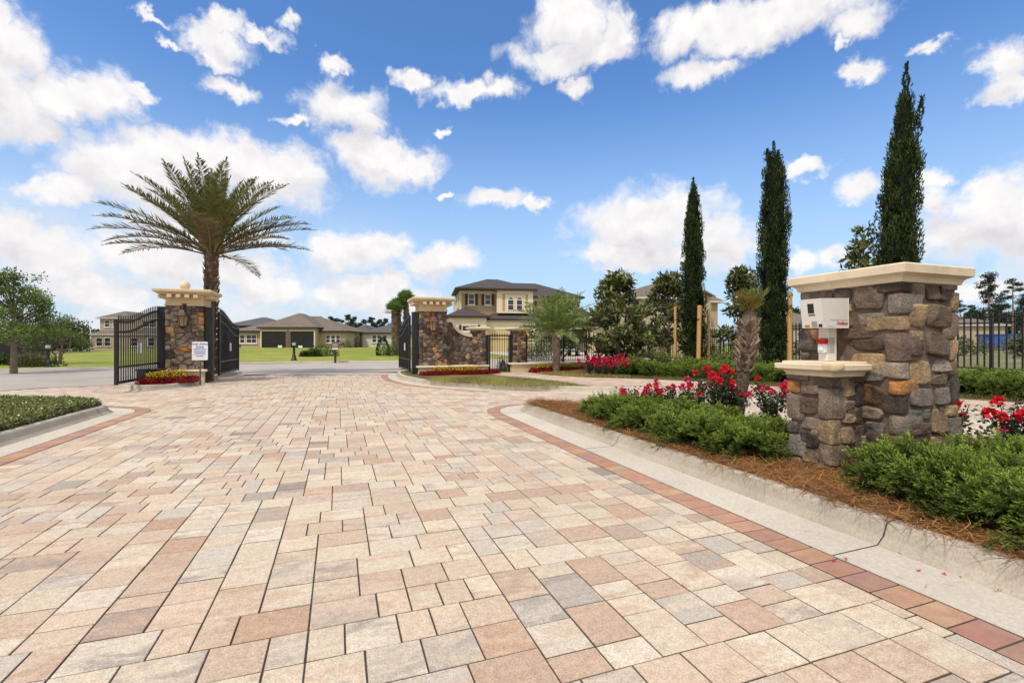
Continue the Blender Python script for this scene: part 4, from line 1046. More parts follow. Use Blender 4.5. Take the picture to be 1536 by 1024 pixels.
# ---- cypresses
def cypress(label, x, y, ht, rmax, prof, lean=(0, 0), spires=(), seed=0, npl=520):
    r = np.random.default_rng(seed); z0 = zr(x, y)
    t = thing('cypress_tree', label, 'tree', (x, y, z0))
    b = MB(); b.tube([(0, 0, -.1), (lean[0]*.3, lean[1]*.3, ht*.3), (lean[0]*.8, lean[1]*.8, ht * .8)], [.09, .06, .02], 8); b.build('trunk', M['bark'], t)
    hs = np.array([p[0] for p in prof]) * ht; rs_ = np.array([p[1] for p in prof]) * rmax
    P = []; D = []; C = []
    def rad(h, ph): return np.interp(h, hs, rs_) * (1 + .13 * math.sin(3 * ph + h * 1.3 + seed) + .10 * math.sin(5 * ph - h * 2.6))
    i = 0
    while i < npl:
        h = r.uniform(0, ht * .985)
        if r.random() > .25 + .75 * np.interp(h, hs, rs_) / rmax: continue
        i += 1; ph = r.random() * 2 * PI; ra = rad(h, ph) * r.uniform(.72, 1.02); tone = r.uniform(.45, 1.55)
        ln = r.uniform(.28, .55) * (1 if h < ht * .8 else .75); cx_ = lean[0] * h / ht; cy_ = lean[1] * h / ht
        base = np.array([cx_ + ra * math.cos(ph) * .86, cy_ + ra * math.sin(ph) * .86, h]); oo_ = r.uniform(.02, .22); ax = unit(np.array([oo_ * math.cos(ph), oo_ * math.sin(ph), 1.0]))
        k = 42; tt = r.random(k); w = .075 * (1 - tt) ** .7 + .012
        out = np.array([math.cos(ph), math.sin(ph), 0]); tan = np.array([-math.sin(ph), math.cos(ph), 0])
        a = r.random(k) * 2 * PI
        p = base + ax * (ln * tt)[:, None] + (np.cos(a) * w)[:, None] * out + (np.sin(a) * w * 1.1)[:, None] * tan
        d = unit(ax * 1.0 + (np.cos(a) * .35)[:, None] * out + (np.sin(a) * .35)[:, None] * tan + r.normal(size=(k, 3)) * .18)
        P.append(p); D.append(d)
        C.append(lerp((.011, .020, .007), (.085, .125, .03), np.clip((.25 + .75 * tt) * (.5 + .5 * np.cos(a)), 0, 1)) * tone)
    for (sx, sy, h0, h1, w0) in spires:
        n_ = int((h1 - h0) * 420); tt = r.random(n_); w = w0 * (1 - tt) ** .8 * (.7 + .5 * np.sin(tt * 30 + 2)) + .01; a = r.random(n_) * 2 * PI
        hh = h0 + (h1 - h0) * tt
        p = np.stack([lean[0] * hh / ht + sx * (tt ** .7) + np.cos(a) * w, lean[1] * hh / ht + sy * tt + np.sin(a) * w, hh], 1)
        P.append(p); D.append(unit(np.stack([np.cos(a) * .4, np.sin(a) * .4, np.ones(n_)], 1) + r.normal(size=(n_, 3)) * .2))
        C.append(lerp((.012, .02, .007), (.055, .08, .025), r.random(n_)))
    P = np.concatenate(P); D = np.concatenate(D); C = np.concatenate(C); b = MB()
    core = [(max(.03, .70 * np.interp(h, hs, rs_)), h) for h in np.linspace(.05, ht * .93, 26)]
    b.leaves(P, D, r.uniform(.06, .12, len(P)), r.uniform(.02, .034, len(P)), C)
    # dark inner foliage
    for j in range(len(core) - 1):
        for ph in np.linspace(0, 2 * PI, 13)[:-1]:
            pass
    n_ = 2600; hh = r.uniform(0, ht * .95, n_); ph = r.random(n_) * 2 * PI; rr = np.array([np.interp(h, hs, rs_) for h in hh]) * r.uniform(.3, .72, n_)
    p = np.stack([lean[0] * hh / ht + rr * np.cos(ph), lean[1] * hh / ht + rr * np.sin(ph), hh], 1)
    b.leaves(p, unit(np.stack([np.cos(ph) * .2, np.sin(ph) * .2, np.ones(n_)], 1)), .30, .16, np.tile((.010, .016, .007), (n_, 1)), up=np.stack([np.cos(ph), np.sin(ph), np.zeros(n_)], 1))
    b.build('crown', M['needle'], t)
    return t
PF = [(0, .72), (.06, .86), (.2, .98), (.38, 1.0), (.55, .93), (.7, .80), (.82, .60), (.91, .36), (.97, .14), (1, .02)]
c1 = cypress('shortest and leftmost of the three slim cypresses, between wooden stakes', 7.55, 20.0, 7.35, .47, PF, (-.02, 0), [(0, 0, 6.3, 7.75, .10), (-.14, 0, 6.2, 6.75, .07), (.10, 0, 6.1, 6.85, .07)], 1)
PF2 = [(0, .75), (.06, .88), (.2, .98), (.4, 1.0), (.62, .98), (.78, .86), (.88, .68), (.95, .48), (.985, .3), (1, .1)]
c2 = cypress('middle slim cypress, left of the near stone pillar', 9.23, 17.0, 7.55, .515, PF2, (.02, 0), [(.0, 0, 7.0, 8.0, .09), (-.24, 0, 6.5, 7.75, .10), (.16, 0, 6.7, 7.7, .09)], 2)
PF3 = [(0, .66), (.06, .82), (.15, .95), (.3, 1.0), (.45, .95), (.6, .85), (.72, .66), (.82, .44), (.92, .24), (1, .06)]
c3 = cypress('tallest cypress with a forked ragged top, rising behind the near stone pillar', 9.42, 12.0, 7.25, .50, PF3, (.40, 0), [(-.02, 0, 5.8, 8.05, .15), (.42, 0, 4.9, 7.25, .17), (.05, .1, 5.2, 7.3, .2)], 3, 640)
def stake(x, y, zt, label, w=.09, grp=None, lean=0):
    z0 = zr(x, y); t = thing('wooden_stake', label, 'stake', (x, y, z0), random.random(), grp)
    b = MB(); b.tube([(0, 0, -.1), (lean * .5, 0, (zt - z0) / 2), (lean, 0, zt - z0)], w / 2, 10, smooth=True); b.build('post', M['wood'], t)
    b = MB(); b.tube([(0, 0, zt - z0 - .55), (0, 0, zt - z0 - .53)], w / 2 + .006, 10); b.build('tie_band', M['black'], t)
stake(6.68, 19.7, 2.80, 'thin pine stake left of the shortest cypress', .10)
stake(7.35, 19.0, 2.80, 'thick pale pine stake in front of the shortest cypress', .17, lean=.06)
stake(8.25, 20.2, 2.75, 'pine stake half hidden behind the right side of the shortest cypress', .11)
stake(8.62, 17.4, 2.85, 'pine stake left of the middle cypress behind the stub palm', .12)
stake(9.58, 16.6, 3.05, 'pine stake between the middle cypress and the near stone pillar', .16)
b = MB(); b.tube([(0, 0, 0), (-.3, .15, .02), (-.55, .3, 0)], .012, 6)
tag(b.build('tree_tie', M['black']), 'dark strap tied from the stake to the middle cypress', 'strap').location = (9.55, 16.6, 1.9)

# ---- palms
def frond(mb, base, az, el0, droop, Lf, nl=46, lw_=.028, ll=.42, cols=((.035,.042,.016),(.10,.115,.035)), r=R, vee=.55, rach=(.16,.13,.06), tw=0.0):
    s = np.linspace(0, 1, 16); el = el0 - droop * s ** 1.25
    h = np.array([math.cos(az), math.sin(az), 0]); seg = Lf / 15
    pts = [np.array(base, float)]
    for i in range(15): pts.append(pts[-1] + seg * (h * math.cos(el[i]) + np.array([0, 0, math.sin(el[i])])))
    pts = np.array(pts); mb.tube(pts, np.linspace(.028, .004, 16) * (Lf / 3), 5, col=rach, smooth=True)
    t = np.linspace(.20, 1, nl); P = np.stack([np.interp(t, s, pts[:, k]) for k in range(3)], 1)
    E = np.interp(t, s, el); T = np.stack([np.cos(E) * h[0], np.cos(E) * h[1], np.sin(E)], 1)
    side = np.array([-h[1], h[0], 0]); upv = np.cross(T, side); upv *= np.sign(upv[:, 2:3] + 1e-6)
    tone = r.uniform(.75, 1.25)
    for sg in (-1, 1):
        d = unit(T * .75 + sg * side * .75 + upv * vee + r.normal(size=(nl, 3)) * .14 - np.array([0, 0, .18]))
        l = ll * np.sin(np.clip(t * .95 + .1, 0, 1) * PI) ** .5 * r.uniform(.8, 1.15, nl) * (Lf / 3.5) + .05
        c = lerp(cols[0], cols[1], r.random(nl)) * tone
        mb.leaves(P, d, l, lw_ * r.uniform(.8, 1.2, nl), c, up=upv + r.normal(size=(nl, 3)) * .3)
def boots(mb, r0, r1, z0, z1, n, size, cols, rnd, path=None, outw=.35, jit=.2):
    for i in range(n):
        z = z0 + (z1 - z0) * (i + rnd.random()) / n; ph = i * 2.4 + rnd.uniform(-jit, jit); rr = r0 + (r1 - r0) * (z - z0) / (z1 - z0)
        c0 = path(z) if path else np.zeros(2)
        o = np.array([math.cos(ph), math.sin(ph), 0]); tn = np.array([-math.sin(ph), math.cos(ph), 0]); p = np.array([c0[0], c0[1], z]) + o * rr * .9
        s = size * rnd.uniform(.75, 1.25); tip = p + o * s * outw * 1.6 * rnd.uniform(.5, 1.3) + np.array([0, 0, s * .9]) + tn * s * rnd.uniform(-.2, .2)
        v = [p - tn * s * .5, p + tn * s * .5, tip + tn * s * .17, tip - tn * s * .17]
        v += [q + o * s * .18 + np.array([0, 0, -s * .08]) for q in v[:2]] + [q + o * s * .08 for q in v[2:]]
        k = rnd.random(); c = tuple(lerp(cols[0], cols[1], k))
        mb.add(v, [(4,5,6,7),(0,3,2,1),(0,1,5,4),(1,2,6,5),(2,3,7,6),(3,0,4,7)], col=c)
r_ = np.random.default_rng(5)
t = thing('date_palm', 'tall date palm with long arching fronds behind the left gate pillar', 'palm', (-11.55, 18.5, .13))
b = MB(); b.tube([(0, 0, -.1), (-.05, 0, 1.6), (0, 0, 3.3), (0, 0, 4.6), (0, 0, 5.0)], [.22, .20, .18, .24, .16], 14, col=(.13, .085, .06))
boots(b, .19, .215, .3, 4.7, 230, .15, ((.09, .055, .038), (.27, .19, .12)), r_); b.build('trunk', M['palmbark'], t)
b = MB()
for i in range(26):
    ph = i * 2.4; z = 4.6 + .45 * i / 26; o = np.array([math.cos(ph), math.sin(ph), 0])
    b.tube([o * .2 + [0, 0, z], o * .42 + [0, 0, z + .4]], [.06, .025], 5, col=tuple(lerp((.22, .19, .07), (.36, .27, .12), r_.random())))
b.build('frond_bases', M['palmbark'], t)
for i in range(56):
    u = i / 56; az_ = i * 2.39996 + r_.uniform(-.2, .2)
    el0 = math.radians(84 - 72 * u ** .9 + r_.uniform(-7, 7)); droop = .32 + .36 * u + r_.uniform(-.15, .2); Lf = r_.uniform(3.2, 3.9) * (1.05 if u > .3 else .92)
    b = MB(); cl = ((.065, .075, .024), (.25, .255, .075)) if u < .75 else ((.10, .08, .038), (.20, .155, .07))
    frond(b, (0, 0, 4.75 - .25 * u), az_, el0, droop, Lf, 92, .036, .48, cl, r_, vee=.42, rach=(.20, .17, .075)); b.build('frond', M['leaf'], t)
# stub palm in the island
r_ = np.random.default_rng(8)
t = thing('stub_palm', 'short thick palm stub with shaggy boots and a few orange green fronds among the roses', 'palm', (3.60, 7.55, .13))
def lean_(z): return np.array([.17 * min(1.3, max(0, z / 1.5)) ** .9 - .05, 0])
zz = np.linspace(-.1, 1.72, 14)
rad = np.interp(zz, [-.1, .3, .75, 1.0, 1.25, 1.45, 1.62, 1.72], [.075, .075, .085, .10, .135, .14, .10, .05])
b = MB(); b.tube([(*lean_(z), z) for z in zz], rad, 12, col=(.12, .085, .065))
boots(b, .072, .09, .05, .85, 95, .06, ((.075, .052, .04), (.17, .125, .09)), r_, lean_, .2, .9)
boots(b, .095, .115, .74, 1.50, 210, .085, ((.13, .09, .065), (.50, .38, .28)), r_, lean_, .5, 1.2); b.build('trunk', M['palmbark'], t)
for i in range(11):
    b = MB(); az_ = i * 2.4; frond(b, (.13, 0, 1.58), az_, math.radians(r_.uniform(48, 86)), .35, r_.uniform(.30, .50), 20, .016, 2.1, ((.20, .16, .03), (.42, .24, .05)) if i % 2 else ((.10, .14, .03), (.22, .24, .06)), r_, vee=.6); b.build('frond', M['leaf'], t)
# young feathery palm by the low wall
r_ = np.random.default_rng(9)
t = thing('young_palm', 'young feathery light green palm on a slim trunk before the low wall', 'palm', (1.75, 19.15, .14))
b = MB(); b.tube([(0, 0, -.1), (.04, 0, .5), (.0, 0, 1.2), (0, 0, 1.62)], [.15, .14, .17, .16], 10, col=(.27, .21, .16)); boots(b, .14, .17, .1, 1.6, 70, .10, ((.19, .14, .10), (.36, .28, .20)), r_, None, .2)
b.build('trunk', M['palmbark'], t)
for i in range(46):
    u = i / 46; b = MB()
    frond(b, (0, 0, 1.55), i * 2.4, math.radians(80 - 72 * u + r_.uniform(-8, 8)), .75 + .3 * u, r_.uniform(1.6, 2.15), 44, .026, .62, ((.09, .14, .03), (.30, .38, .10)), r_, vee=.25, rach=(.2, .22, .07)); b.build('frond', M['leaf'], t)
# fan palms across the street
def fan_palm(label, px, y, ht, seed):
    x = (px - HX) / F * y; r = np.random.default_rng(seed); t = thing('fan_palm', label, 'palm', (x, y, zl(x, y)))
    b = MB(); b.tube([(0, 0, -.1), (.05, 0, ht * .5), (0, 0, ht)], [.25, .20, .23], 10, col=(.19, .14, .10)); boots(b, .20, .23, .8, ht, 110, .22, ((.14, .085, .06), (.30, .21, .15)), r); b.build('trunk', M['palmbark'], t)
    for i in range(24):
        b = MB(); az_ = i * 2.4; e = math.radians(80 - 95 * i / 24); d = np.array([math.cos(az_) * math.cos(e), math.sin(az_) * math.cos(e), math.sin(e)])
        hub = np.array([0, 0, ht]) + d * .45; b.tube([(0, 0, ht - .1), hub], .02, 4, col=(.14, .16, .05))
        sd = unit(np.cross(d, [0, 0, 1.0])); up_ = np.cross(sd, d); a = np.linspace(-1.5, 1.5, 22)
        dd = np.cos(a)[:, None] * d + np.sin(a)[:, None] * sd + up_ * .12 - np.array([0, 0, .15]); n_ = len(a)
        b.leaves(np.tile(hub, (n_, 1)), dd, r.uniform(.62, .85, n_), .10, lerp((.07, .13, .03), (.22, .34, .08), r.random(n_)), up=np.tile(up_, (n_, 1)))
        b.build('fan_leaf', M['leaf'], t)
fan_palm('leftmost of the three fan palms across the street, before the grey roof', 591.5, 46, 4.15, 1)
fan_palm('middle one of the three fan palms across the street, close behind its twin', 597.5, 47, 4.55, 2)
fan_palm('tallest and rightmost of the three fan palms, beside the right gate pillar', 609, 47, 5.3, 3)

# ---- broadleaf trees
def broadleaf(label, x, y, z, ht, rx, zc0, trunk_r, nclus, nleaf, L_, W_, cols, seed, name='shade_tree', cat='tree', m='leaf', crown=None, stems=1, squash=1.0, gap=.0, up_tone=True, clr=.32, trunk_h=None):
    r = np.random.default_rng(seed); t = thing(name, label, cat, (x, y, z)); b = MB(); ch = ht - zc0; P = []; C = []
    cen = []
    for i in range(nclus):
        u = r.random() ** .75; ph = r.random() * 2 * PI; h = r.random()
        pr = crown(h) if crown else math.sin(PI * min(1, max(0, h * .92 + .06))) ** .6
        rr = rx * pr * (u ** .5) * (1 + .18 * math.sin(3 * ph + seed) + .12 * math.sin(7 * ph + h * 6))
        cen.append((rr * math.cos(ph), rr * math.sin(ph) * squash, zc0 + ch * h, u))
    top = np.array([0, 0, zc0 + ch * .55])
    for sidx in range(stems):
        a = sidx * 2.1; s0 = np.array([math.cos(a), math.sin(a), 0]) * (.16 if stems > 1 else 0); e = s0 * (4 if stems > 1 else 1)
        pts = [s0 * .6 + [0, 0, -.15], s0 + [.02, 0, zc0 * .55], e + [0, 0, zc0 * 1.0], e * 1.1 + [0, 0, zc0 + ch * .5], e * 1.2 + [0, 0, zc0 + ch * .85]]
        b.tube(pts, np.array([1.25, 1.0, .8, .45, .12]) * trunk_r, 9)
    for i in range(0, nclus, max(1, nclus // 34)):
        c = np.array(cen[i][:3]); h0 = zc0 * .95 + (c[2] - zc0) * .55; s = np.array([0, 0, h0])
        b.tube([s, (s + c) / 2 + [0, 0, .04 * ht * .3], c], np.array([.3, .18, .05]) * trunk_r, 5)
    b.build('trunk', M['bark'], t)
    N_ = []
    for (cx_, cy_, cz_, u) in cen:
        cs = clr * r.uniform(.6, 1.25); n_ = int(nleaf * r.uniform(.6, 1.3)); d = r.normal(size=(n_, 3)); d = unit(d) * (r.random((n_, 1)) ** .45)
        p = np.array([cx_, cy_, cz_]) + d * [cs, cs, cs * .62]; P.append(p)
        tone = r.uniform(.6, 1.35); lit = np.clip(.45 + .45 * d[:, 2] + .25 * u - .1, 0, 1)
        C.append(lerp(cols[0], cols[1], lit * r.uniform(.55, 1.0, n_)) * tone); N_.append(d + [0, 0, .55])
    P = np.concatenate(P); C = np.concatenate(C); N_ = np.concatenate(N_); n_ = len(P)
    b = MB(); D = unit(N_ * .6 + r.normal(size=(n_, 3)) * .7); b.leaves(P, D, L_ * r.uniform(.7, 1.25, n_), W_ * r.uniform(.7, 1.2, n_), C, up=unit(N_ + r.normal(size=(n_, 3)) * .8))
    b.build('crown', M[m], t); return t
LG = ((.03, .055, .012), (.24, .34, .06))
x, y = (838 - HX) / F * 22.2, 22.2
broadleaf('light green rounded young tree behind the low wall, just beyond the young palm', x, y, .02, 3.45, 1.5, 1.1, .05, 60, 60, .17, .05, ((.06, .10, .025), (.27, .36, .09)), 12, 'young_tree', clr=.34, stems=3)
MG = ((.020, .03, .009), (.26, .285, .075))
x, y = G(29, 556, .12); broadleaf('leafy green oak on a slim grey trunk at the far left beyond the street', x - .25, y, .12, 4.2, 1.75, 1.2, .11, 95, 85, .15, .06, LG, 3, 'oak_tree', clr=.44, crown=lambda h: (.98 - .62 * h) * (1 if h > .08 else .75))
x, y = G(88, 544, .2); broadleaf('multi-stemmed crape myrtle with a spreading light green crown beside the bollard light', x, y, .2, 2.5, 1.8, .9, .05, 42, 60, .15, .06, ((.05, .08, .02), (.24, .30, .085)), 4, 'crape_myrtle', stems=4, clr=.42, crown=lambda h: math.sin(PI * (.25 + .7 * h)) ** .7)
def mcrown(h): return min(1, .55 + h * 2) * (1 - .78 * h ** 1.5)
def magnolia(label, px, Y, ht, rx, seed, n=120, zc=.4):
    x = (px - HX) / F * Y; broadleaf(label, x, Y, zr(x, Y) - .03, ht, rx, zc, .075, n, 46, .25, .105, MG, seed, 'magnolia_tree', m='gloss', crown=mcrown, clr=.31)
magnolia('dark glossy magnolia, leftmost of the magnolias, behind the red rose bed', 928, 19.0, 3.75, 1.35, 5, 96)
magnolia('dense magnolia between the leftmost magnolia and the shortest cypress', 1004, 21.2, 3.75, 1.5, 6, 86)
magnolia('magnolia between the shortest cypress and the stub palm, behind the fence line', 1112, 20.3, 3.9, 1.05, 7, 58)
magnolia('magnolia sprig showing above the cap of the near stone pillar beside the tallest cypress', 1290, 15.2, 4.35, .62, 8, 40)

# ---- small shrubs in front of the fence
def small_shrub(seed, L_, W_, cols, Rr=.4, Hh=.6, n=1400, m='leaf'):
    r = np.random.default_rng(seed); d = unit(r.normal(size=(n, 3))); d[:, 2] = np.abs(d[:, 2]); rr = r.random((n, 1)) ** .35
    lump = 1 + .25 * np.sin(4 * np.arctan2(d[:, 1], d[:, 0]) + seed)[:, None] * .8
    P = d * rr * lump * [Rr, Rr, Hh]; b = MB()
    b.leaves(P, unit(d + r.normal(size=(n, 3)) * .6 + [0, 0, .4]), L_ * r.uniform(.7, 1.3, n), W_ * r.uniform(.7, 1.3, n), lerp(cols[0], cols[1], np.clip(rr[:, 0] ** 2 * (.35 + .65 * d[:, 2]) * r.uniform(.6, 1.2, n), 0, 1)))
    return b
ps = thing('pale_shrub', 'pale green leafy shrub between the magnolias and the far juniper row', 'shrub', (0, 0, -50), 0, 'pale shrubs before the back fence')
small_shrub(3, .10, .035, ((.06, .09, .025), (.25, .30, .10)), .5, .75).build('foliage', M['leaf'], ps); wood_mesh(.4, .6, 8, seed=3).build('stems', M['bark'], ps)
u1 = [False]
for (px, Y, s) in ((968, 18.6, .85), (985, 18.9, 1.0), (1000, 19.2, .75), (1022, 18.9, .7), (1072, 18.6, .8), (1092, 18.2, .85), (1108, 17.8, .95), (1065, 21.5, 1.1), (1132, 18, .7)):
    x = (px - HX) / F * Y; put([ps], u1, 0, (x, Y, zr(x, Y)), random.random() * 6, s)

# ---- roses
RED = ((.62, .012, .02), (.80, .03, .06)); PINK = ((.58, .015, .09), (.82, .10, .24))
def bloom_mesh(seed, cols, rad=.045):
    r = np.random.default_rng(seed); n = 22; d = unit(r.normal(size=(n, 3)) + [0, 0, .6]); b = MB()
    b.leaves(d * rad * .15, d, rad * r.uniform(.8, 1.25, n), rad * .95, lerp(cols[0], cols[1], r.random(n)), fold=.12, mid=.62); return b
def rose_foliage(seed, ht=.62, rad=.28, n=900, leafsize=.05, cols=((.022, .035, .018), (.085, .115, .05)), thin=False):
    r = np.random.default_rng(seed); b = MB(); s = MB(); tips = []; P = []; D = []; C = []
    for i in range(13):
        ph = r.random() * 2 * PI; e = np.array([rad * r.uniform(.4, 1.1) * math.cos(ph), rad * r.uniform(.4, 1.1) * math.sin(ph), ht * r.uniform(.72, 1.1)]); m_ = e * [.35, .35, .55]
        s.tube([(0, 0, -.03), m_, e], [.007, .005, .003], 5); tips.append(e)
        k = n // 13; tt = r.uniform(.25, .97, k); q = (1-tt)[:, None]**2 * 0 + (2*tt*(1-tt))[:, None] * m_ + (tt*tt)[:, None] * e
        dd = unit(r.normal(size=(k, 3)) + [0, 0, .15]); P.append(q + dd * .045 * r.random((k, 1)) * 2.0); D.append(dd); C.append(lerp(cols[0], cols[1], r.random(k) * np.clip(tt * 1.2, 0, 1)))
    P = np.concatenate(P); b.leaves(P, np.concatenate(D), leafsize * r.uniform(.7, 1.2, len(P)), leafsize * .58, np.concatenate(C), fold=.08)
    return b, s, tips
def rose_bush(label, x, y, z, ht, rad, seed, cols, nb, group=None, bl=.045, n=900):
    r = np.random.default_rng(seed); t = thing('rose_bush', label, 'rose bush', (x, y, z), 0, group)
    f, s, tips = rose_foliage(seed, ht, rad, n); f.build('foliage', M['gloss'], t); s.build('stems', M['stem'], t)
    me = [bloom_mesh(seed + k, cols if k < 2 else RED, bl).build('bloom', M['petal'], t) for k in range(3)]
    for k in range(nb):
        e = tips[k % len(tips)] + (r.normal(size=3) * .05 if k >= 3 else 0); o = me[k] if k < 3 else me[k % 3].copy()
        if k >= 3: COL.objects.link(o); o.parent = t
        o.location = e + np.array([0, 0, .02]); o.rotation_euler = (r.uniform(-.6, .6), r.uniform(-.6, .6), r.random() * 6); s_ = r.uniform(.8, 1.25); o.scale = (s_,) * 3
    return t
z_ = .135
rose_bush('small rose bush with few pink blooms at the left end of the island', 1.95, 7.45, z_, .46, .30, 31, PINK, 8)
rose_bush('rose bush with scattered pink blooms, second from left in the island', 2.32, 7.15, z_, .50, .32, 32, PINK, 12)
rose_bush('rose bush with pink blooms just left of the tall red rose', 2.62, 6.9, z_, .60, .24, 33, PINK, 9)
rose_bush('tallest rose bush crowned by a cluster of large red blooms', 2.86, 6.75, z_, .76, .20, 34, RED, 10, bl=.05)
rose_bush('full rose bush with red and pink blooms just left of the stub palm', 3.16, 6.85, z_, .58, .27, 35, PINK, 15)
rose_bush('rose bush with pink blooms just right of the stub palm trunk', 3.62, 6.75, z_, .56, .27, 36, PINK, 12)
rose_bush('rose bush with pink blooms touching the left edge of the near pillar', 3.88, 6.45, z_, .54, .28, 37, PINK, 12)
rose_bush('rose bush with red blooms against the right edge of the near pillar', 4.22, 4.62, z_, .56, .24, 38, RED, 8, bl=.05, n=700)
rose_bush('rose bush with one large red bloom at the right edge', 4.72, 4.55, z_, .58, .26, 39, RED, 7, bl=.058, n=800)
rose_bush('sparse rose bush low between the two right hand rose bushes', 4.45, 4.35, z_, .36, .26, 40, PINK, 2)
# far rose bed by the low wall
RB = [(884, 17.6), (897, 17.3), (908, 17.0), (920, 17.1), (931, 16.9), (943, 16.8), (902, 18.0), (925, 17.8)]
rb0 = rose_bush('rose bush with many crimson pink blooms in the far bed before the leftmost magnolia', 0, 0, -50, .50, .40, 50, ((.45, .012, .05), (.66, .03, .14)), 13, 'roses in the far bed', .07, 800)
for i, (px, Y) in enumerate(RB):
    x = (px - HX) / F * Y; z = zr(x, Y); s = random.uniform(.85, 1.1)
    if i == 0: rb0.location = (x, Y, z)
    else: dup(rb0, (x, Y, z), random.random() * 6, s)

# ---- bedding flowers
def bedding(seed, cols, n, rad, ht, leafc, pet=.035):
    r = np.random.default_rng(seed); d = unit(r.normal(size=(n * 2, 3))); d[:, 2] = np.abs(d[:, 2]); b = MB(); f = MB()
    P = d * [rad, rad, ht] * (r.random((n*2, 1)) ** .4); b.leaves(P[n:] * .92, unit(d[n:] + r.normal(size=(n, 3)) * .5), .05, .035, lerp(leafc[0], leafc[1], r.random(n)))
    k = n; f.leaves(P[:k] * 1.02, unit(d[:k] * .5 + r.normal(size=(k, 3)) * .8), pet * r.uniform(.8, 1.3, k), pet * .8, lerp(cols[0], cols[1], r.random(k)))
    return b, f
def bed_proto(name, label, cat, seed, cols, n, rad, ht, leafc, group, pet):
    t = thing(name, label, cat, (0, 0, -50), 0, group); b, f = bedding(seed, cols, n, rad, ht, leafc, pet); b.build('leaves', M['leaf'], t); f.build('blossoms', M['petal'], t); return t
rp = bed_proto('red_begonia', 'r', 'flower', 1, ((.30, .006, .008), (.60, .02, .02)), 150, .17, .17, ((.05, .012, .012), (.12, .03, .02)), 'g', .045)
yp = bed_proto('yellow_marigold', 'y', 'flower', 2, ((.70, .42, .012), (.85, .66, .05)), 130, .19, .26, ((.03, .05, .012), (.08, .13, .03)), 'g', .05)
ur = [False]; uy = [False]
def bedrow(proto, u, pts, label, group, sc=(.9, 1.2), z=.14):
    for (x, y) in pts:
        put([proto], u, 0, (x, y, z), random.random() * 6, random.uniform(*sc), label, group)
def line(a, b, n, j=.05): return [(a[0] + (b[0]-a[0]) * k / (n-1) + random.uniform(-j, j), a[1] + (b[1]-a[1]) * k / (n-1) + random.uniform(-j, j)) for k in range(n)]
bedrow(rp, ur, line((-10.55, 13.62), (-9.75, 14.1), 7) + line((-10.6, 13.95), (-9.85, 14.4), 6) + line((-9.78, 14.5), (-9.95, 15.1), 4) + line((-10.2, 14.9), (-9.98, 14.7), 3), 'low red bedding begonia at the foot of the left gate pillar', 'red begonias by the left gate pillar', (.8, 1.1))
bedrow(yp, uy, line((-10.6, 14.3), (-10.15, 14.6), 6) + line((-10.75, 14.6), (-10.25, 14.85), 5) + line((-10.5, 14.1), (-10.2, 14.3), 3), 'yellow marigold among the red begonias at the left gate pillar', 'yellow marigolds by the left gate pillar', (1.0, 1.25), .20)
A0 = np.array(PR) + D2 * .05 - D1 * .45; A1 = np.array(PR) + D2 * 2.85 - D1 * .45
bedrow(rp, ur, line(A0, A1, 20) + line(A0 - D1 * .3, A1 - D1 * .22, 20), 'low red bedding begonia in the strip under the curved stone wall', 'red begonias under the curved wall', (.75, 1.0))
bedrow(yp, uy, line(A0 + D2 * .55 + D1 * .28, A1 - D2 * .75 + D1 * .28, 13), 'yellow marigold in the strip behind the begonias under the curved wall', 'yellow marigolds under the curved wall', (.8, 1.0), .20)
B0 = np.array(PR) + D2 * 4.5 - D1 * .30; B1 = np.array(PR) + D2 * 7.6 - D1 * .6
bedrow(rp, ur, line(B0 - D1 * .3, B1 - D1 * .3, 19) + line(B0 - D1 * .05, B1, 14), 'low red bedding begonia in the strip around the young palm', 'red begonias by the young palm', (.9, 1.2), .15)
bedrow(yp, uy, line(B0 + D2 * .35 + D1 * .2, B1 - D2 * .8 + D1 * .2, 13), 'yellow marigold behind the begonias around the young palm', 'yellow marigolds by the young palm', (.85, 1.05), .22)
# small boxwood by walk gate
sb = thing('boxwood_shrub', 'small round dark boxwood beside the walk gate', 'shrub', loc3(xy(PR, 3.55, .75), .15)); small_shrub(8, .05, .03, ((.015, .03, .008), (.06, .10, .025)), .24, .55, 900).build('foliage', M['leaf'], sb)

# ---- nobody could count these
def scatter(poly, n, r=R):
    P = np.array(poly); lo, hi = P.min(0), P.max(0); out = []
    while len(out) < n:
        q = r.uniform(lo, hi, (n, 2)); q = q[inpoly(poly, q[:, 0], q[:, 1])]; out += list(q)
    return np.array(out[:n])
# clipped ground cover hedge in the left island
HP = [tuple(p) for p in inner(LI, 1, .17) if p[1] > 2.8] ; HP = HP + [(-13.5, 2.8)]
HPv = [p for p in HP if p[0] > -13.5]
q = scatter(HP, 260000); q = q[(q[:, 0] > -1.32 * q[:, 1] - .6)]
edge = np.min(np.stack([np.hypot(q[:, 0] - p[0], q[:, 1] - p[1]) for p in inner(LI, 1, .20)[::3]]), 0)
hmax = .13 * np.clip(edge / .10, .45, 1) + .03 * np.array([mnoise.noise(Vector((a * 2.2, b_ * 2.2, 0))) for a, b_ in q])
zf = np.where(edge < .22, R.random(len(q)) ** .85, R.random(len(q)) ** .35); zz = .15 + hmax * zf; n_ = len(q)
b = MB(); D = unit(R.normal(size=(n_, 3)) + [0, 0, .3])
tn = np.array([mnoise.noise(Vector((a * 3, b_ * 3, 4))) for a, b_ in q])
b.leaves(np.c_[q, zz], D, R.uniform(.032, .055, n_), R.uniform(.018, .030, n_), lerp((.016, .026, .008), (.25, .28, .07), np.clip(zf * (1 + tn * .5) * R.uniform(.45, 1.1, n_), 0, 1)), up=unit(R.normal(size=(n_, 3)) * .9 + [0, 0, 1]))
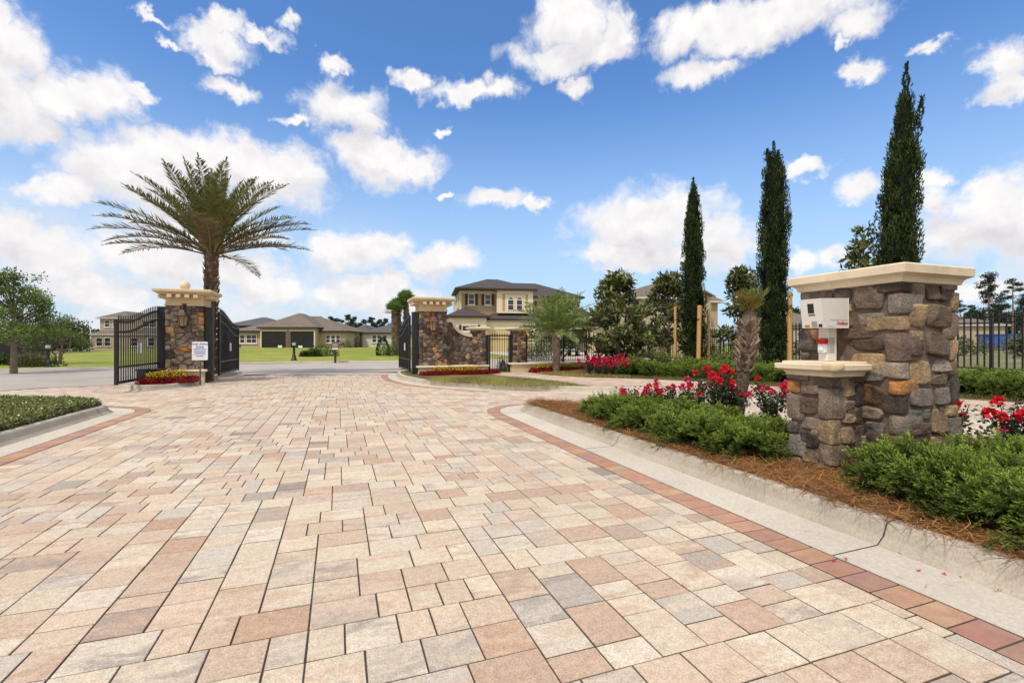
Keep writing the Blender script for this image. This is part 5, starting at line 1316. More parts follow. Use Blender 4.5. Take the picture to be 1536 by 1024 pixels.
tag(b.build('ground_cover_hedge', M['gloss']), 'low clipped jasmine ground cover filling the left kerbed island', 'ground cover', kind='stuff')
# pine straw in the near island
def straw(name, pts, label, zbase, up_=.05, L_=(.10, .22), w_=.0042):
    n = len(pts); a = R.random(n) * 2 * PI; d = np.stack([np.cos(a), np.sin(a), R.normal(size=n) * .16], 1); l = R.uniform(*L_, n)[:, None]
    p0 = np.c_[pts, zbase + R.random(n) * up_]; bend = np.stack([-np.sin(a), np.cos(a), np.abs(R.normal(size=n)) * .3], 1) * R.normal(size=(n, 1)) * .10
    mid = p0 + d * l * .5 + bend * l + [0, 0, .004]; end = p0 + d * l; s = np.stack([-np.sin(a), np.cos(a), np.zeros(n)], 1) * w_ / 2
    zmin = zbase - .02
    for arr in (mid, end): arr[:, 2] = np.maximum(arr[:, 2], zmin)
    v = np.stack([p0 - s, p0 + s, mid + s, mid - s, end], 1).reshape(-1, 3); i = np.arange(n)[:, None] * 5
    c = lerp((.22, .088, .028), (.60, .31, .105), R.random(n) ** 1.1) * R.uniform(.55, 1.1, (n, 1)); b = MB()
    b.add(v, i + np.array([[0, 1, 2, 3]]), col=c); b2v = v; b.add(v, i + np.array([[3, 2, 4]]), col=c)
    tag(b.build(name, M['straw']), label, 'pine straw', kind='stuff')
idx = np.array([i for i, p in enumerate(RI) if p[1] > 1.0]); N = pnormals(RI) * -1
k = 34000; ii = R.choice(idx, k); oo = .125 + .80 * R.random(k) ** 1.2
pts = RI[ii] + N[ii] * oo[:, None] + R.normal(size=(k, 2)) * .03
nearness = (RI[ii][:, 1] < 5.5); straw('pine_straw', pts, 'rust brown pine straw spread between the kerb and the junipers', .150, .05)
q = scatter(RI_poly, 9000); q = q[(q[:, 1] > 1.5) & (q[:, 0] < 7.5)]; straw('pine_straw', q, 'thin pine straw under the shrubs of the near island', .145, .03)
# stray needles and leaf bits on the gutter
k = 130; ii = R.choice(idx, k); pts = RI[ii] - N[ii] * (R.random(k) ** 2 * .36)[:, None]; straw('stray_straw', pts, 'stray needles lying in the gutter of the near kerb', .0125, .002, (.03, .12), .003)
# grass-like ground cover on the verge
def turf(name, poly, n, label, cols, zf_, L_=(.05, .11), w_=.012):
    q = scatter(poly, n); n = len(q); z = np.array([zf_(a, b_) for a, b_ in q]) if callable(zf_) else np.full(n, zf_)
    tn = np.array([mnoise.noise(Vector((a * 1.1, b_ * 1.1, 2))) for a, b_ in q]); b = MB()
    b.leaves(np.c_[q, z], unit(R.normal(size=(n, 3)) * .6 + [0, 0, 1]), R.uniform(*L_, n), w_, lerp(cols[0], cols[1], np.clip(R.random(n) * .8 + tn * .45 + .1, 0, 1)))
    tag(b.build(name, M['leaf']), label, 'ground cover', kind='stuff')
TC = ((.16, .15, .045), (.48, .43, .14))
pts_l = [G(px, py, .14) for px, py in ((640, 571.5), (660, 569), (700, 568), (745, 567), (775, 568), (815, 572), (868, 579), (800, 580.5), (745, 578.5), (700, 575.5), (660, 573))]
turf('grass_cover', pts_l, 20000, 'yellow green low cover before the flower strip of the curved wall', TC, .14, (.06, .13))
pts_r = [G(px, py, .14) for px, py in ((806, 561), (850, 558), (905, 560), (945, 565), (945, 567.5), (900, 566.5), (850, 565))]
turf('grass_cover', pts_r, 9000, 'yellow green low cover between the walk and the far rose bed', TC, .145, (.06, .13))
wt = rs(WTOP, 120); Nw = pnormals(wt); sel = [i for i in range(120) if wt[i][0] > 2.6]
poly = [tuple(wt[i] + Nw[i] * .05) for i in sel] + [tuple(wt[i] + Nw[i] * .62) for i in sel[::-1]]
turf('grass_edging', poly, 16000, 'narrow green edging between the walkway and the far junipers', ((.06, .075, .018), (.19, .22, .05)), lambda a, b_: zr(a, b_) + .002, (.05, .11))
pt = MB(); rr_ = np.random.default_rng(3)
for (px, py, gz) in ((1268, 838.5, .012), (1379, 856, .012), (1417, 861, .012), (1252, 842, .01)):
    x, y = G(px, py, gz); b = MB(); a = rr_.random(3) * 6
    b.leaves(np.tile((0, 0, .004), (3, 1)), np.stack([np.cos(a), np.sin(a), np.full(3, .15)], 1), .018, .014, np.tile((.62, .012, .06), (3, 1)), up=np.tile((0, 0, 1.), (3, 1)))
    o = b.build('fallen_petal', M['petal']); o.location = (x, y, gz); tag(o, 'fallen crimson rose petal on the concrete gutter of the near kerb', 'petal', 'rose petals in the gutter')
# ================================================================== houses and the far scene
random.seed(51)
def wall_box(b, x0, x1, y0, y1, z0, z1, **k): b.box2((x0, y0, z0), (x1, y1, z1), **k)
def hip(b, x0, x1, y0, y1, z, rise, ov=.5, fas=None, ridge=None, th=.16):
    X0, X1, Y0, Y1 = x0 - ov, x1 + ov, y0 - ov, y1 + ov; w, d = X1 - X0, Y1 - Y0
    if w >= d: a, c = (X0 + d / 2, (Y0 + Y1) / 2), (X1 - d / 2, (Y0 + Y1) / 2)
    else: a, c = ((X0 + X1) / 2, Y0 + w / 2), ((X0 + X1) / 2, Y1 - w / 2)
    v = [(X0, Y0, z), (X1, Y0, z), (X1, Y1, z), (X0, Y1, z), (*a, z + rise), (*c, z + rise)]
    f = [(0, 1, 5, 4), (2, 3, 4, 5), (1, 2, 5), (3, 0, 4)] if w >= d else [(0, 1, 4), (1, 2, 5, 4), (2, 3, 5), (3, 0, 4, 5)]
    b.add(v, f)
    if fas is not None: fas.ring([(-.02, z - th - .04), (.0, z - th), (.0, z - .01), (-.05, z - .005)], X0, X1, Y0, Y1)
def gable(b, x0, x1, y0, y1, z, rise, ov=.4):   # ridge along y, gable to the front
    X0, X1, Y0, Y1 = x0 - ov, x1 + ov, y0 - ov, y1; xm = (x0 + x1) / 2
    b.add([(X0, Y0, z), (xm, Y0, z + rise), (xm, Y1, z + rise), (X0, Y1, z), (X1, Y0, z), (X1, Y1, z), (X0, Y0, z - .2), (xm, Y0, z + rise - .22), (X1, Y0, z - .2)],
          [(0, 1, 2, 3), (1, 4, 5, 2), (0, 6, 7, 1), (1, 7, 8, 4)])
def window(root, x, z, w, h, y, nx=1, nz=2, fw=.09, m=None, arch=False, shutters=None, sill=True, side=None):
    """front window (faces local -y); side='W' puts it on a wall facing local -x at x=y"""
    def T(u, d, zz): return (x + u, y - d, zz) if side is None else (y - d, x - u, zz)
    def bx(b, u0, u1, d0, d1, z0, z1):
        p = [T(u, d, zz) for u, d, zz in ((u0,d0,z0),(u1,d0,z0),(u1,d1,z0),(u0,d1,z0),(u0,d0,z1),(u1,d0,z1),(u1,d1,z1),(u0,d1,z1))]
        b.add(p, [(0,3,2,1),(4,5,6,7),(0,1,5,4),(1,2,6,5),(2,3,7,6),(3,0,4,7)])
    f = MB(); ww = w / 2
    bx(f, -ww - fw, -ww, -.05, .07, z - fw, z + h + fw); bx(f, ww, ww + fw, -.05, .07, z - fw, z + h + fw)
    bx(f, -ww, ww, -.05, .065, z - fw, z); bx(f, -ww, ww, -.05, .065, z + h, z + h + fw)
    for i in range(1, nx): u = -ww + w * i / nx; bx(f, u - .03, u + .03, -.03, .045, z, z + h)
    for i in range(1, nz): q = z + h * i / nz; bx(f, -ww, ww, -.03, .05, q - .03, q + .03)
    if sill: bx(f, -ww - .16, ww + .16, 0, .14, z - fw - .1, z - fw)
    if arch:
        n_ = 10; pr = []
        for k in range(n_ + 1):
            a = PI - PI * k / n_; pr.append((math.cos(a), math.sin(a)))
        vv = [T((ww) * p[0], .066, z + h + ww * p[1]) for p in pr] + [T((ww + fw) * p[0], .066, z + h + (ww + fw) * p[1]) for p in pr]
        f.add(vv, [(k, k+1, n_+2+k, n_+1+k) for k in range(n_)])
    fo = f.build('window', m or M['frame'], root)
    p = MB(); bx(p, -ww, ww, -.03, .02, z, z + h)
    if arch: p.add([T(ww * q[0], .021, z + h + ww * q[1]) for q in pr], [tuple(range(n_ + 1))])
    p.build('pane', M['glass'], fo)
    if shutters:
        for sg in (-1, 1):
            s = MB(); u0 = sg * (ww + fw + .02); u1 = sg * (ww + fw + .02 + shutters); bx(s, min(u0, u1), max(u0, u1), 0, .06, z - .1, z + h + .1); s.build('shutter', M['shutter'], root)
def garage(root, x, z, w, h, y, m, trim, rows=4):
    b = MB(); b.box2((x - w/2, y - .02, z), (x + w/2, y + .3, z + h)); 
    for i in range(1, rows): b.box2((x - w/2 + .02, y - .03, z + h * i / rows - .02), (x + w/2 - .02, y - .02, z + h * i / rows + .02))
    b.build('garage_door_or_opening', m, root)
    b = MB(); b.box2((x - w/2 - .16, y - .08, z), (x - w/2, y, z + h + .16)); b.box2((x + w/2, y - .08, z), (x + w/2 + .16, y, z + h + .16)); b.box2((x - w/2, y - .08, z + h), (x + w/2, y, z + h + .16)); b.build('door_trim', trim, root)
def house(name, label, px, Y, rz, z0):
    x = (px - HX) / F * Y; return thing(name, label, 'house', (x, Y, z0), rz)
def part(root, name, m, fn):
    b = MB(); fn(b); return b.build(name, m, root)

# ---- bungalow with two dark garages (centre of the street)
Yb = 72; k = F / Yb; zb = 1.3 - 6.5 / k
def X(px, c): return (px - c) / k
def Z(py): return (HY - py) / k + H - zb
h = house('bungalow', 'tan bungalow with two wide dark garage doors under a brown hip roof, across the street', 437, Yb, math.radians(2), zb)
part(h, 'wall', M['tan'], lambda b: (wall_box(b, X(355, 437), X(518, 437), 0, 13, -.6, Z(496)), wall_box(b, X(399, 437), X(479, 437), -1.6, 0.0, -.6, Z(491))))
fas = MB()
b = MB(); hip(b, X(355, 437), X(518, 437), 0, 13, Z(496), Z(470.5) - Z(496), .55, fas); hip(b, X(399, 437), X(479, 437), -1.6, 8.5, Z(491), 2.3, .4, fas)
b.build('roof', M['roofbrown'], h); fas.build('fascia', M['fascia'], h)
garage(h, X(418.5, 437), 0, 3.5, Z(497.2), -1.6, M['garage'], M['cream']); garage(h, X(459.5, 437), 0, 3.4, Z(497.2), -1.6, M['garage'], M['cream'])
part(h, 'stone_pilaster', M['mortar'], lambda b: b.box2((X(436.3, 437), -1.72, 0), (X(442.2, 437), -1.6, Z(497))))
window(h, X(365, 437), Z(514), .62, 1.15, 0); window(h, X(378.5, 437), Z(514), 1.4, 1.15, 0, 2)
for px in (491.5, 499, 506.5): window(h, X(px, 437), Z(513.5), .52, 1.05, 0)
part(h, 'stone_base', M['mortar'], lambda b: b.box2((X(355, 437), -.06, -.3), (X(363, 437), 0, .55)))
# ---- smaller dark roof peeping behind it
h = house('bungalow', 'grey roofed bungalow peeping out behind the left end of the twin garage bungalow', 378, 92, 0, .7); k = F / 92; zb = .7
part(h, 'wall', M['tan'], lambda b: wall_box(b, -5, 5, 0, 9, -.5, Z(491))); fas = MB(); b = MB(); hip(b, -5, 5, 0, 9, Z(488), Z(474) - Z(488), .5, fas); b.build('roof', M['roofgrey'], h); fas.build('fascia', M['fascia'], h)
# ---- white bungalow with grey roof
Yc = 80; k = F / Yc; zb = 1.3 - 4.5 / k; h = house('bungalow', 'white bungalow with a grey hip roof and three windows, behind the fan palms', 555, Yc, math.radians(4), zb)
part(h, 'wall', M['offwhite'], lambda b: (wall_box(b, X(545, 555), X(640, 555), 0, 12, -.7, Z(498.5)), wall_box(b, X(521, 555), X(545, 555), 2.0, 12, -.7, Z(499.5)), wall_box(b, X(520, 555), X(545, 555), 6, 12, Z(499.5), Z(491.5))))
fas = MB(); b = MB(); hip(b, X(545, 555), X(640, 555), 0, 12, Z(498.5), Z(479.5) - Z(498.5), .5, fas); hip(b, X(523, 555), X(552, 555), 2.0, 9, Z(499), 1.5, .4, fas); hip(b, X(522, 555), X(545, 555), 6, 12, Z(491), Z(484.5) - Z(491), .4, fas)
b.build('roof', M['roofgrey'], h); fas.build('fascia', M['fascia'], h)
for px in (561.5, 569, 577): window(h, X(px, 555), Z(513), .62, 1.1, 0)
part(h, 'door', M['dark'], lambda b: b.box2((X(538.5, 555), 1.94, 0), (X(542, 555), 2.0, Z(501)))); part(h, 'porch_column', M['greywall'], lambda b: b.box2((X(542.5, 555), .0, -.3), (X(544.8, 555), .3, Z(499))))
# ---- two-storey house at far left
Ya = 93; k = F / Ya; zb = .35; h = house('house', 'tan two-storey house with white sash windows, far left behind the open gate leaf', 150, Ya, math.radians(6), zb)
part(h, 'wall', M['tan'], lambda b: (wall_box(b, 0, X(262, 150), 0, 10, -.6, Z(476)), wall_box(b, X(146, 150), X(262, 150), -1.5, 0, -.6, Z(501))))
fas = MB(); b = MB(); hip(b, 0, X(192, 150), 0, 10, Z(476.5), Z(465) - Z(476.5), .5, fas); hip(b, X(185, 150), X(262, 150), .4, 11, Z(476.5), Z(461) - Z(476.5), .5, fas); hip(b, X(146, 150), X(262, 150), -1.5, .8, Z(501), .75, .3, fas)
b.build('roof', M['roofbrown'], h); fas.build('fascia', M['offwhite'], h)
for px in (160.2, 171.8, 214, 224): window(h, X(px, 150), Z(490), .85, 1.2, 0)
for px in (157.3, 168.5, 205, 228): window(h, X(px, 150), Z(518.5), 1.0, 1.5, -1.5)
# ---- big two-storey house behind the wall
Yd = 57; k = F / Yd; zb = 1.3 - 14 / k; h = house('house', 'two-storey ochre and cream house with dark hip roof, brown shutters and twin arched windows', 768, Yd, math.radians(10), zb)
def Xd(px): return (px - 768) / k
e1, e2 = Z(434.5), Z(440.5)
part(h, 'upper_wall', M['ochre'], lambda b: (wall_box(b, Xd(689), Xd(797), 0, 12, Z(478), e1), wall_box(b, Xd(797), Xd(884), 2.6, 12, Z(485), e2), wall_box(b, Xd(745.5), Xd(796.5), -.75, 0, Z(468.5), e1)))
part(h, 'lower_wall', M['cream'], lambda b: (wall_box(b, Xd(680), Xd(884), 1.2, 13, -.8, Z(478)), wall_box(b, Xd(672), Xd(726), -2.2, 1.2, -.8, Z(476.5)), wall_box(b, Xd(726), Xd(800), -1.3, 1.2, -.8, Z(479)), wall_box(b, Xd(853), Xd(905), -1.5, 10, -.8, Z(486))))
def trims(b):
    for x0, x1, y in ((689, 692.5, -.05), (743.5, 752, -.80), (790, 798, -.80), (880, 885, 2.55)): b.box2((Xd(x0), y, Z(470)), (Xd(x1), y + .2, e1 - .02 if x0 < 850 else e2 - .02))
    b.box2((Xd(689), -.06, Z(441.5)), (Xd(745), .1, e1 - .03)); b.box2((Xd(745), -.82, Z(441.5)), (Xd(797), -.7, e1 - .03)); b.box2((Xd(797), 2.52, Z(448)), (Xd(884), 2.7, e2 - .03))
    b.box2((Xd(745), -.85, Z(470.3)), (Xd(797), -.7, Z(467.5)))
    b.box2((Xd(756), -.79, Z(467.5)), (Xd(787), -.74, Z(442.5))); b.box2((Xd(726), -1.36, Z(489)), (Xd(800), -1.3, Z(484)))
part(h, 'trim', M['cream'], trims)
fas = MB(); b = MB()
hip(b, Xd(689), Xd(797), -.75, 6.4, e1, 95.5 * (Yd + 2.8) / F + H - zb - e1, .55, fas); hip(b, Xd(700), Xd(884), 2.6, 12, e2, 90.5 * (Yd + 7.5) / F + H - zb - e2, .55, fas)
hip(b, Xd(672), Xd(726), -2.2, 3, Z(476), Z(461.5) - Z(476), .4, fas); hip(b, Xd(722), Xd(806), -1.3, 3.0, Z(479), Z(466) - Z(479), .4, fas); hip(b, Xd(853), Xd(905), -1.5, 8, Z(486), 2.1, .45, fas); hip(b, Xd(797), Xd(884), 1.2, 6, Z(485), 1.6, .3, fas)
b.build('roof', M['roofdark'], h); fas.build('fascia', M['fascia'], h)
window(h, Xd(707.2), Z(457), .62, 1.12, 0, shutters=.32); window(h, Xd(731.5), Z(457), .62, 1.12, 0, shutters=.32)
window(h, Xd(764.3), Z(465.5), .62, 1.15, -.80, arch=True, sill=False); window(h, Xd(777.3), Z(465.5), .62, 1.15, -.80, arch=True, sill=False)
window(h, Xd(804.5), Z(454.5), .6, .4, 2.6, nz=1, shutters=.30); window(h, Xd(874), Z(454.5), .6, .4, 2.6, nz=1, shutters=.30)
for yy in (2.2, 5.0, 7.8): window(h, yy, Z(460), .8, 1.3, Xd(689), side='W')
garage(h, Xd(748.5), 0, 2.9, Z(495), -1.3, M['garagecream'], M['cream']); garage(h, Xd(783), 0, 1.5, Z(495), -1.3, M['garagecream'], M['cream']); garage(h, Xd(867), 0, 1.9, Z(493.5), -1.5, M['garage'], M['cream'])  # the last dark panel stands in for the shade inside an open garage
window(h, Xd(702), Z(497), 1.6, .55, -2.2, nx=2, nz=1, shutters=.28)
# ---- two houses on the right
Ye = 50; k = F / Ye; zb = .5; h = house('house', 'pale two-storey house with brown roof and front gable, behind the magnolias and shortest cypress', 1020, Ye, math.radians(8), zb)
def Xe(px): return (px - 1020) / k
part(h, 'wall', M['tan'], lambda b: (wall_box(b, Xe(945), Xe(1062), 1, 12, -.5, Z(447)), wall_box(b, Xe(1059), Xe(1100), 2.2, 11, -.5, Z(449)), wall_box(b, Xe(930), Xe(960), -1.5, 4, -.5, Z(470))))
part(h, 'gable_wall', M['tan'], lambda b: (wall_box(b, Xe(1046), Xe(1071), .2, 2.4, -.5, Z(444)), b.add([(Xe(1046), .2, Z(444)), (Xe(1071), .2, Z(444)), (Xe(1058), .2, Z(435))], [(0, 1, 2)])))
fas = MB(); b = MB(); hip(b, Xe(951), Xe(1062), 1, 12, Z(445), Z(418) - Z(445), .5, fas); hip(b, Xe(1040), Xe(1100), 2.2, 11, Z(448), Z(422) - Z(448), .5, fas); gable(b, Xe(1046), Xe(1071), .2, 6, Z(443), Z(434) - Z(443), .35); b.build('roof', M['roofbrown'], h); fas.build('fascia', M['offwhite'], h)
for px in (1075.7, 1081, 1086.3): window(h, Xe(px), Z(458.5), .24, .34, 2.2, nz=1, fw=.06, sill=False)
window(h, Xe(955), Z(466), .9, 1.2, 1); window(h, Xe(1000), Z(468), .9, 1.2, 1)
part(h, 'band', M['cream'], lambda b: b.box2((Xe(1071), 2.1, Z(494)), (Xe(1100), 2.2, Z(489))))
h = house('house', 'distant grey house wall with pale roof glimpsed between the pine stake and the intercom', 1197, 62, math.radians(3), .5); k = F / 62; zb = .5
part(h, 'wall', M['greywall'], lambda b: wall_box(b, -3.0, 5, 0, 8, -.5, Z(488))); fas = MB(); b = MB(); hip(b, -3.0, 5, 0, 8, Z(487), Z(463) - Z(487), .35, fas); b.build('roof', M['roofbrown'], h); fas.build('fascia', M['offwhite'], h)
h = house('house', 'low tan house with a broad pale roof in the field beyond the right hand fence', 1462, 78, math.radians(-4), .5); k = F / 78; zb = .5
part(h, 'wall', M['tan'], lambda b: wall_box(b, -4.6, 4.6, 0, 8, -.5, Z(488))); fas = MB(); b = MB(); hip(b, -4.6, 4.6, 0, 8, Z(487), Z(472) - Z(487), .5, fas); b.build('roof', M['roofbrown'], h); fas.build('fascia', M['offwhite'], h)
window(h, -1.8, .9, 1.0, 1.0, 0); window(h, 1.5, .9, 1.0, 1.0, 0)
# house drive, seen through the walk gate
dz = lambda x, y: zl(x, y) + .03
dm = MB(); a0, a1 = np.array(ST(14.5, 34.6)), np.array(ST(24.5, 34.6)); e0, e1_ = np.array([Xd(726), Yd - 1.2]), np.array([Xd(884), Yd - .6]); v = []
for u in np.linspace(0, 1, 12):
    for p, q_ in ((a0, e0), (a1, e1_)):
        c = p * (1 - u) + q_ * u; v.append((c[0], c[1], dz(*c)))
dm.add(v, [(2*i, 2*i+1, 2*i+3, 2*i+2) for i in range(11)]); structure('house_drive', dm, M['concrete'])

# ---- suv on that drive
def suv(px, Y, rz):
    x = (px - HX) / F * Y; t = thing('parked_suv', 'black suv parked on the drive of the two-storey house, seen through the fence', 'car', (x, Y, dz(x, Y)), rz)
    prof = [(-2.35, .45), (-2.38, .95), (-2.25, 1.05), (-1.95, 1.72), (-1.7, 1.80), (.35, 1.78), (1.05, 1.12), (2.1, 1.0), (2.35, .80), (2.38, .42)]
    b = MB(); hw = .93
    vs = []
    for s in (-1, 1):
        for (yy, z) in prof: vs.append((s * (hw - (.16 if z > 1.3 else 0)), yy, z))
    n_ = len(prof); b.add(vs, [tuple(range(n_)), tuple(range(n_, 2*n_))[::-1]] + [(i, (i+1) % n_, n_+(i+1) % n_, n_+i) for i in range(n_)])
    b.build('body', M['carpaint'], t)
    b = MB(); b.add([(-.68, -2.215, 1.12), (.68, -2.215, 1.12), (.60, -1.99, 1.66), (-.60, -1.99, 1.66)], [(0, 1, 2, 3)]); b.build('rear_window', M['glass'], t)
    b = MB()
    for s in (-1, 1):
        q = [(s * .945, -1.7, 1.16), (s * .945, .55, 1.14), (s * .785, .25, 1.70), (s * .785, -1.6, 1.70)]; b.add(q, [(0, 1, 2, 3)])
    b.build('side_window', M['glass'], t)
    for s in (-1, 1):
        b = MB(); b.box2((s * .70 - .14, -2.42, .98), (s * .70 + .14, -2.3, 1.16)); b.build('tail_light', M['tail'], t)
        for yy in (-1.45, 1.45):
            w = MB(); w.tube([(s * .72, yy, .36), (s * .97, yy, .36)], .37, 18); wo = w.build('wheel', M['rubber'], t)
            w = MB(); w.tube([(s * .95, yy, .36), (s * .985, yy, .36)], .23, 14); w.build('rim', M['chrome'], wo)
    b = MB(); b.box2((-.90, -2.46, .50), (.90, -2.33, .68)); b.build('bumper', M['chrome'], t)
    b = MB(); b.box2((-.17, -2.405, .78), (.17, -2.37, .92)); b.build('number_plate', M['signwhite'], t)
    b = MB()
    for s in (-1, 1): b.tube([(s * .66, -1.6, 1.86), (s * .66, .2, 1.86)], .025, 6)
    b.build('roof_rail', M['chrome'], t)
suv(860, 45, math.radians(-24))

# ---- bollard lights, lawn signs, mailbox-like post sign
def bollard(px, py, label, hh=1.2):
    x, y = G(px, py, .13); t = thing('bollard_light', label, 'bollard light', (x, y, zl(x, y) - .01)); s = hh / 1.2
    b = MB(); b.lathe([(.19*s, 0), (.19*s, .08*s), (.14*s, .12*s), (.13*s, .3*s), (.085*s, .36*s), (.07*s, .95*s), (.085*s, .98*s)], n=14); b.build('post', M['black'], t)
    b = MB(); b.lathe([(.075*s, .985*s), (.10*s, 1.0*s), (.11*s, 1.16*s)], n=12); b.build('lamp', M['signwhite'], t)
    b = MB(); b.lathe([(.13*s, 1.162*s), (.03*s, 1.2*s)], n=12); b.build('cap', M['greymetal'], t)
bollard(72, 549.5, 'black bollard light with white lamp on the grass at the far left, beside the oak', 1.15)
bollard(441, 540, 'black bollard light with white lamp on the lawn before the twin garages', 1.28)
x, y = G(503, 541.5, .13); t = thing('lawn_sign', 'round maroon sign with a white arrow band on a dark post by the far kerb', 'sign', (x, y, zl(x, y)))
b = MB(); b.box2((-.06, -.05, -.1), (.06, .05, .95)); b.build('post', M['dark'], t)
b = MB(); b.tube([(0, -.06, 1.0), (0, -.03, 1.0)], .30, 20); pn = b.build('panel', M['maroon'], t)
b = MB(); b.add([(-.20, -.064, .80), (.13, -.064, .80), (.13, -.064, .76), (.22, -.064, .84), (.13, -.064, .93), (.13, -.064, .89), (-.20, -.064, .89)], [tuple(range(7))]); b.build('white_arrow', M['white'], pn)
b = MB()
for z, w in ((1.17, .15), (1.07, .20), (.99, .16)): b.box2((-w, -.0632, z - .02), (w, -.058, z + .02))
b.build('letter_lines', M['plate'], pn)
for px, lb in ((420, 'small white lawn sign left of the bollard light before the garages'), (450.5, 'small white lawn sign right of the bollard light before the garages')):
    Y = 64; x = (px - HX) / F * Y; t = thing('lawn_sign', lb, 'sign', (x, Y, zl(x, Y)))
    b = MB(); b.box2((-.27, -.012, .12), (.27, .012, .40)); b.build('panel', M['signwhite'], t); b = MB(); b.box2((-.2, -.008, -.05), (-.17, .008, .12)); b.box2((.17, -.008, -.05), (.2, .008, .12)); b.build('stake', M['greymetal'], t)
# ---- lawn shrubs
def lshrub(label, px, Y, Rr, Hh, cols, seed, name='shrub', n=1500, L_=.12, W_=.05):
    x = (px - HX) / F * Y; t = thing(name, label, 'shrub', (x, Y, zl(x, Y) - .02)); small_shrub(seed, L_, W_, cols, Rr, Hh, n).build('foliage', M['leaf'], t)
DK = ((.014, .03, .008), (.055, .10, .025)); MD = ((.03, .055, .012), (.12, .17, .04)); OL = ((.05, .055, .02), (.16, .17, .07))
lshrub('small clipped round shrub, leftmost in the lawn bed behind the far kerb', 458, 41, .42, .46, DK, 1); lshrub('dark round shrub in the middle of the lawn bed behind the far kerb', 471.5, 41, .62, .80, DK, 2)
lshrub('light green spreading shrub beside the round maroon sign', 490, 42, 1.1, 1.0, MD, 3)
lshrub('dark low shrub at the right corner of the twin garage bungalow', 515, 70.5, 1.3, 1.3, DK, 4); lshrub('dark shrub before the white bungalow entry', 534.5, 77, .9, 2.0, DK, 5)
x = (574.5 - HX) / F * 44; t = thing('topiary_shrub', 'dark clipped cone topiary beside the fan palms', 'shrub', (x, 44, zl(x, 44)))
r = np.random.default_rng(4); n_ = 2600; hh = r.random(n_) ** 1.2; ph = r.random(n_) * 2 * PI; rr = .68 * np.sin(np.clip(hh * .8 + .2, 0, 1) * PI) ** .5 * (1 - hh * .45) * r.uniform(.85, 1.03, n_)
b = MB(); b.leaves(np.stack([rr * np.cos(ph), rr * np.sin(ph), hh * 1.65], 1), unit(np.stack([np.cos(ph), np.sin(ph), np.full(n_, .4)], 1)), .10, .06, lerp((.014, .025, .008), (.045, .075, .02), r.random(n_))); b.build('foliage', M['leaf'], t)
lshrub('bushy shrub with pale flecks right of the topiary at the foot of the fan palms', 590, 43.5, 1.0, 1.25, MD, 7)
lshrub('low shrub mound at the far left edge behind the oak', 6, 26, .8, .6, DK, 8); lshrub('olive shrub just right of the oak trunk', 40, 25, .6, .7, OL, 9); lshrub('spreading grey green shrub left of the bollard light', 58, 24.5, .9, .65, OL, 10)
lshrub('long low shrubs before the two-storey tan house', 147, 84, 2.6, 2.0, OL, 11); lshrub('dark hedge shrub behind the young palm, before the house drive', 815, 36, 1.4, 3.2, DK, 12, n=2600)
lshrub('shrub on the lawn before the leftmost magnolia, behind the fence', 805, 40, 1.2, 1.0, MD, 13)
# dark privacy screen behind the oak
t = thing('screen_fence', 'long black mesh screen fence low behind the oak at far left', 'fence', (*G(-60, 535, .2)[:2], .2), math.radians(6))
b = MB(); b.box2((-6, -.02, .1), (6.6, .02, 1.55)); b.build('screen', M['garage'], t)
b = MB()
for i in range(6): b.box2((-6 + i * 2.52 - .04, .021, 0), (-6 + i * 2.52 + .04, .10, 1.65))
b.build('posts', M['black'], t)

# ---- woods and pines
def mass(name, label, pts, cols, L_, n_each, sc, seed, kind='stuff', cat='trees', m='leaf'):
    r = np.random.default_rng(seed); P = []; C = []; Nn = []
    for (x, y, z, s) in pts:
        d = unit(r.normal(size=(n_each, 3))) * r.random((n_each, 1)) ** .35; lump = 1 + .3 * np.sin(5 * d[:, :1] + x) ; P.append(np.array([x, y, z]) + d * lump * np.array([s, s, s * sc])); Nn.append(d)
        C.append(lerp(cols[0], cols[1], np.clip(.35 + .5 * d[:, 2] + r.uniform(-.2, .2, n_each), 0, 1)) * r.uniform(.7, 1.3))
    P = np.concatenate(P); Nn = np.concatenate(Nn); b = MB(); b.leaves(P, unit(Nn + r.normal(size=P.shape) * .6), L_ * r.uniform(.6, 1.3, len(P)), L_ * .5, np.concatenate(C), up=unit(Nn + r.normal(size=P.shape) * .6 + [0, 0, .3]))
    return tag(b.build(name, M[m]), label, cat, kind=kind)
r = np.random.default_rng(6)
WC = ((.022, .034, .014), (.085, .11, .04)); WC2 = ((.02, .03, .018), (.06, .085, .045))
def arc(px0, px1, Y, n, ztop, zj, s, yj=12):
    o = []
    for _ in range(n):
        px = r.uniform(px0, px1); y = Y + r.uniform(-yj, yj); zt = ztop * r.uniform(1 - zj, 1)
        x = (px - HX) / F * y
        for z in np.arange(.6, zt, s * .8): o.append((x + r.uniform(-s, s) * .4, y, z, s * r.uniform(.7, 1.15)))
    return o
mass('far_woods', 'dense dark green woods behind the oak and the far left house', arc(-160, 165, 150, 60, 6.6, .30, 2.1, 20), WC, .95, 210, .8, 1)
mass('far_woods', 'lighter scrubby trees behind the crape myrtle at far left', arc(-150, 150, 75, 26, 3.4, .35, 1.2, 8), ((.035, .05, .018), (.12, .145, .05)), .5, 170, .8, 2)
mass('far_woods', 'low dark woods on the horizon behind the bungalows', arc(330, 700, 190, 50, 8.5, .25, 2.5, 14), WC2, 1.2, 150, .7, 3)
mass('far_woods', 'low woods on the horizon beyond the right hand fence', arc(1120, 1800, 170, 70, 11.5, .3, 2.6, 20), WC, 1.2, 190, .8, 4)
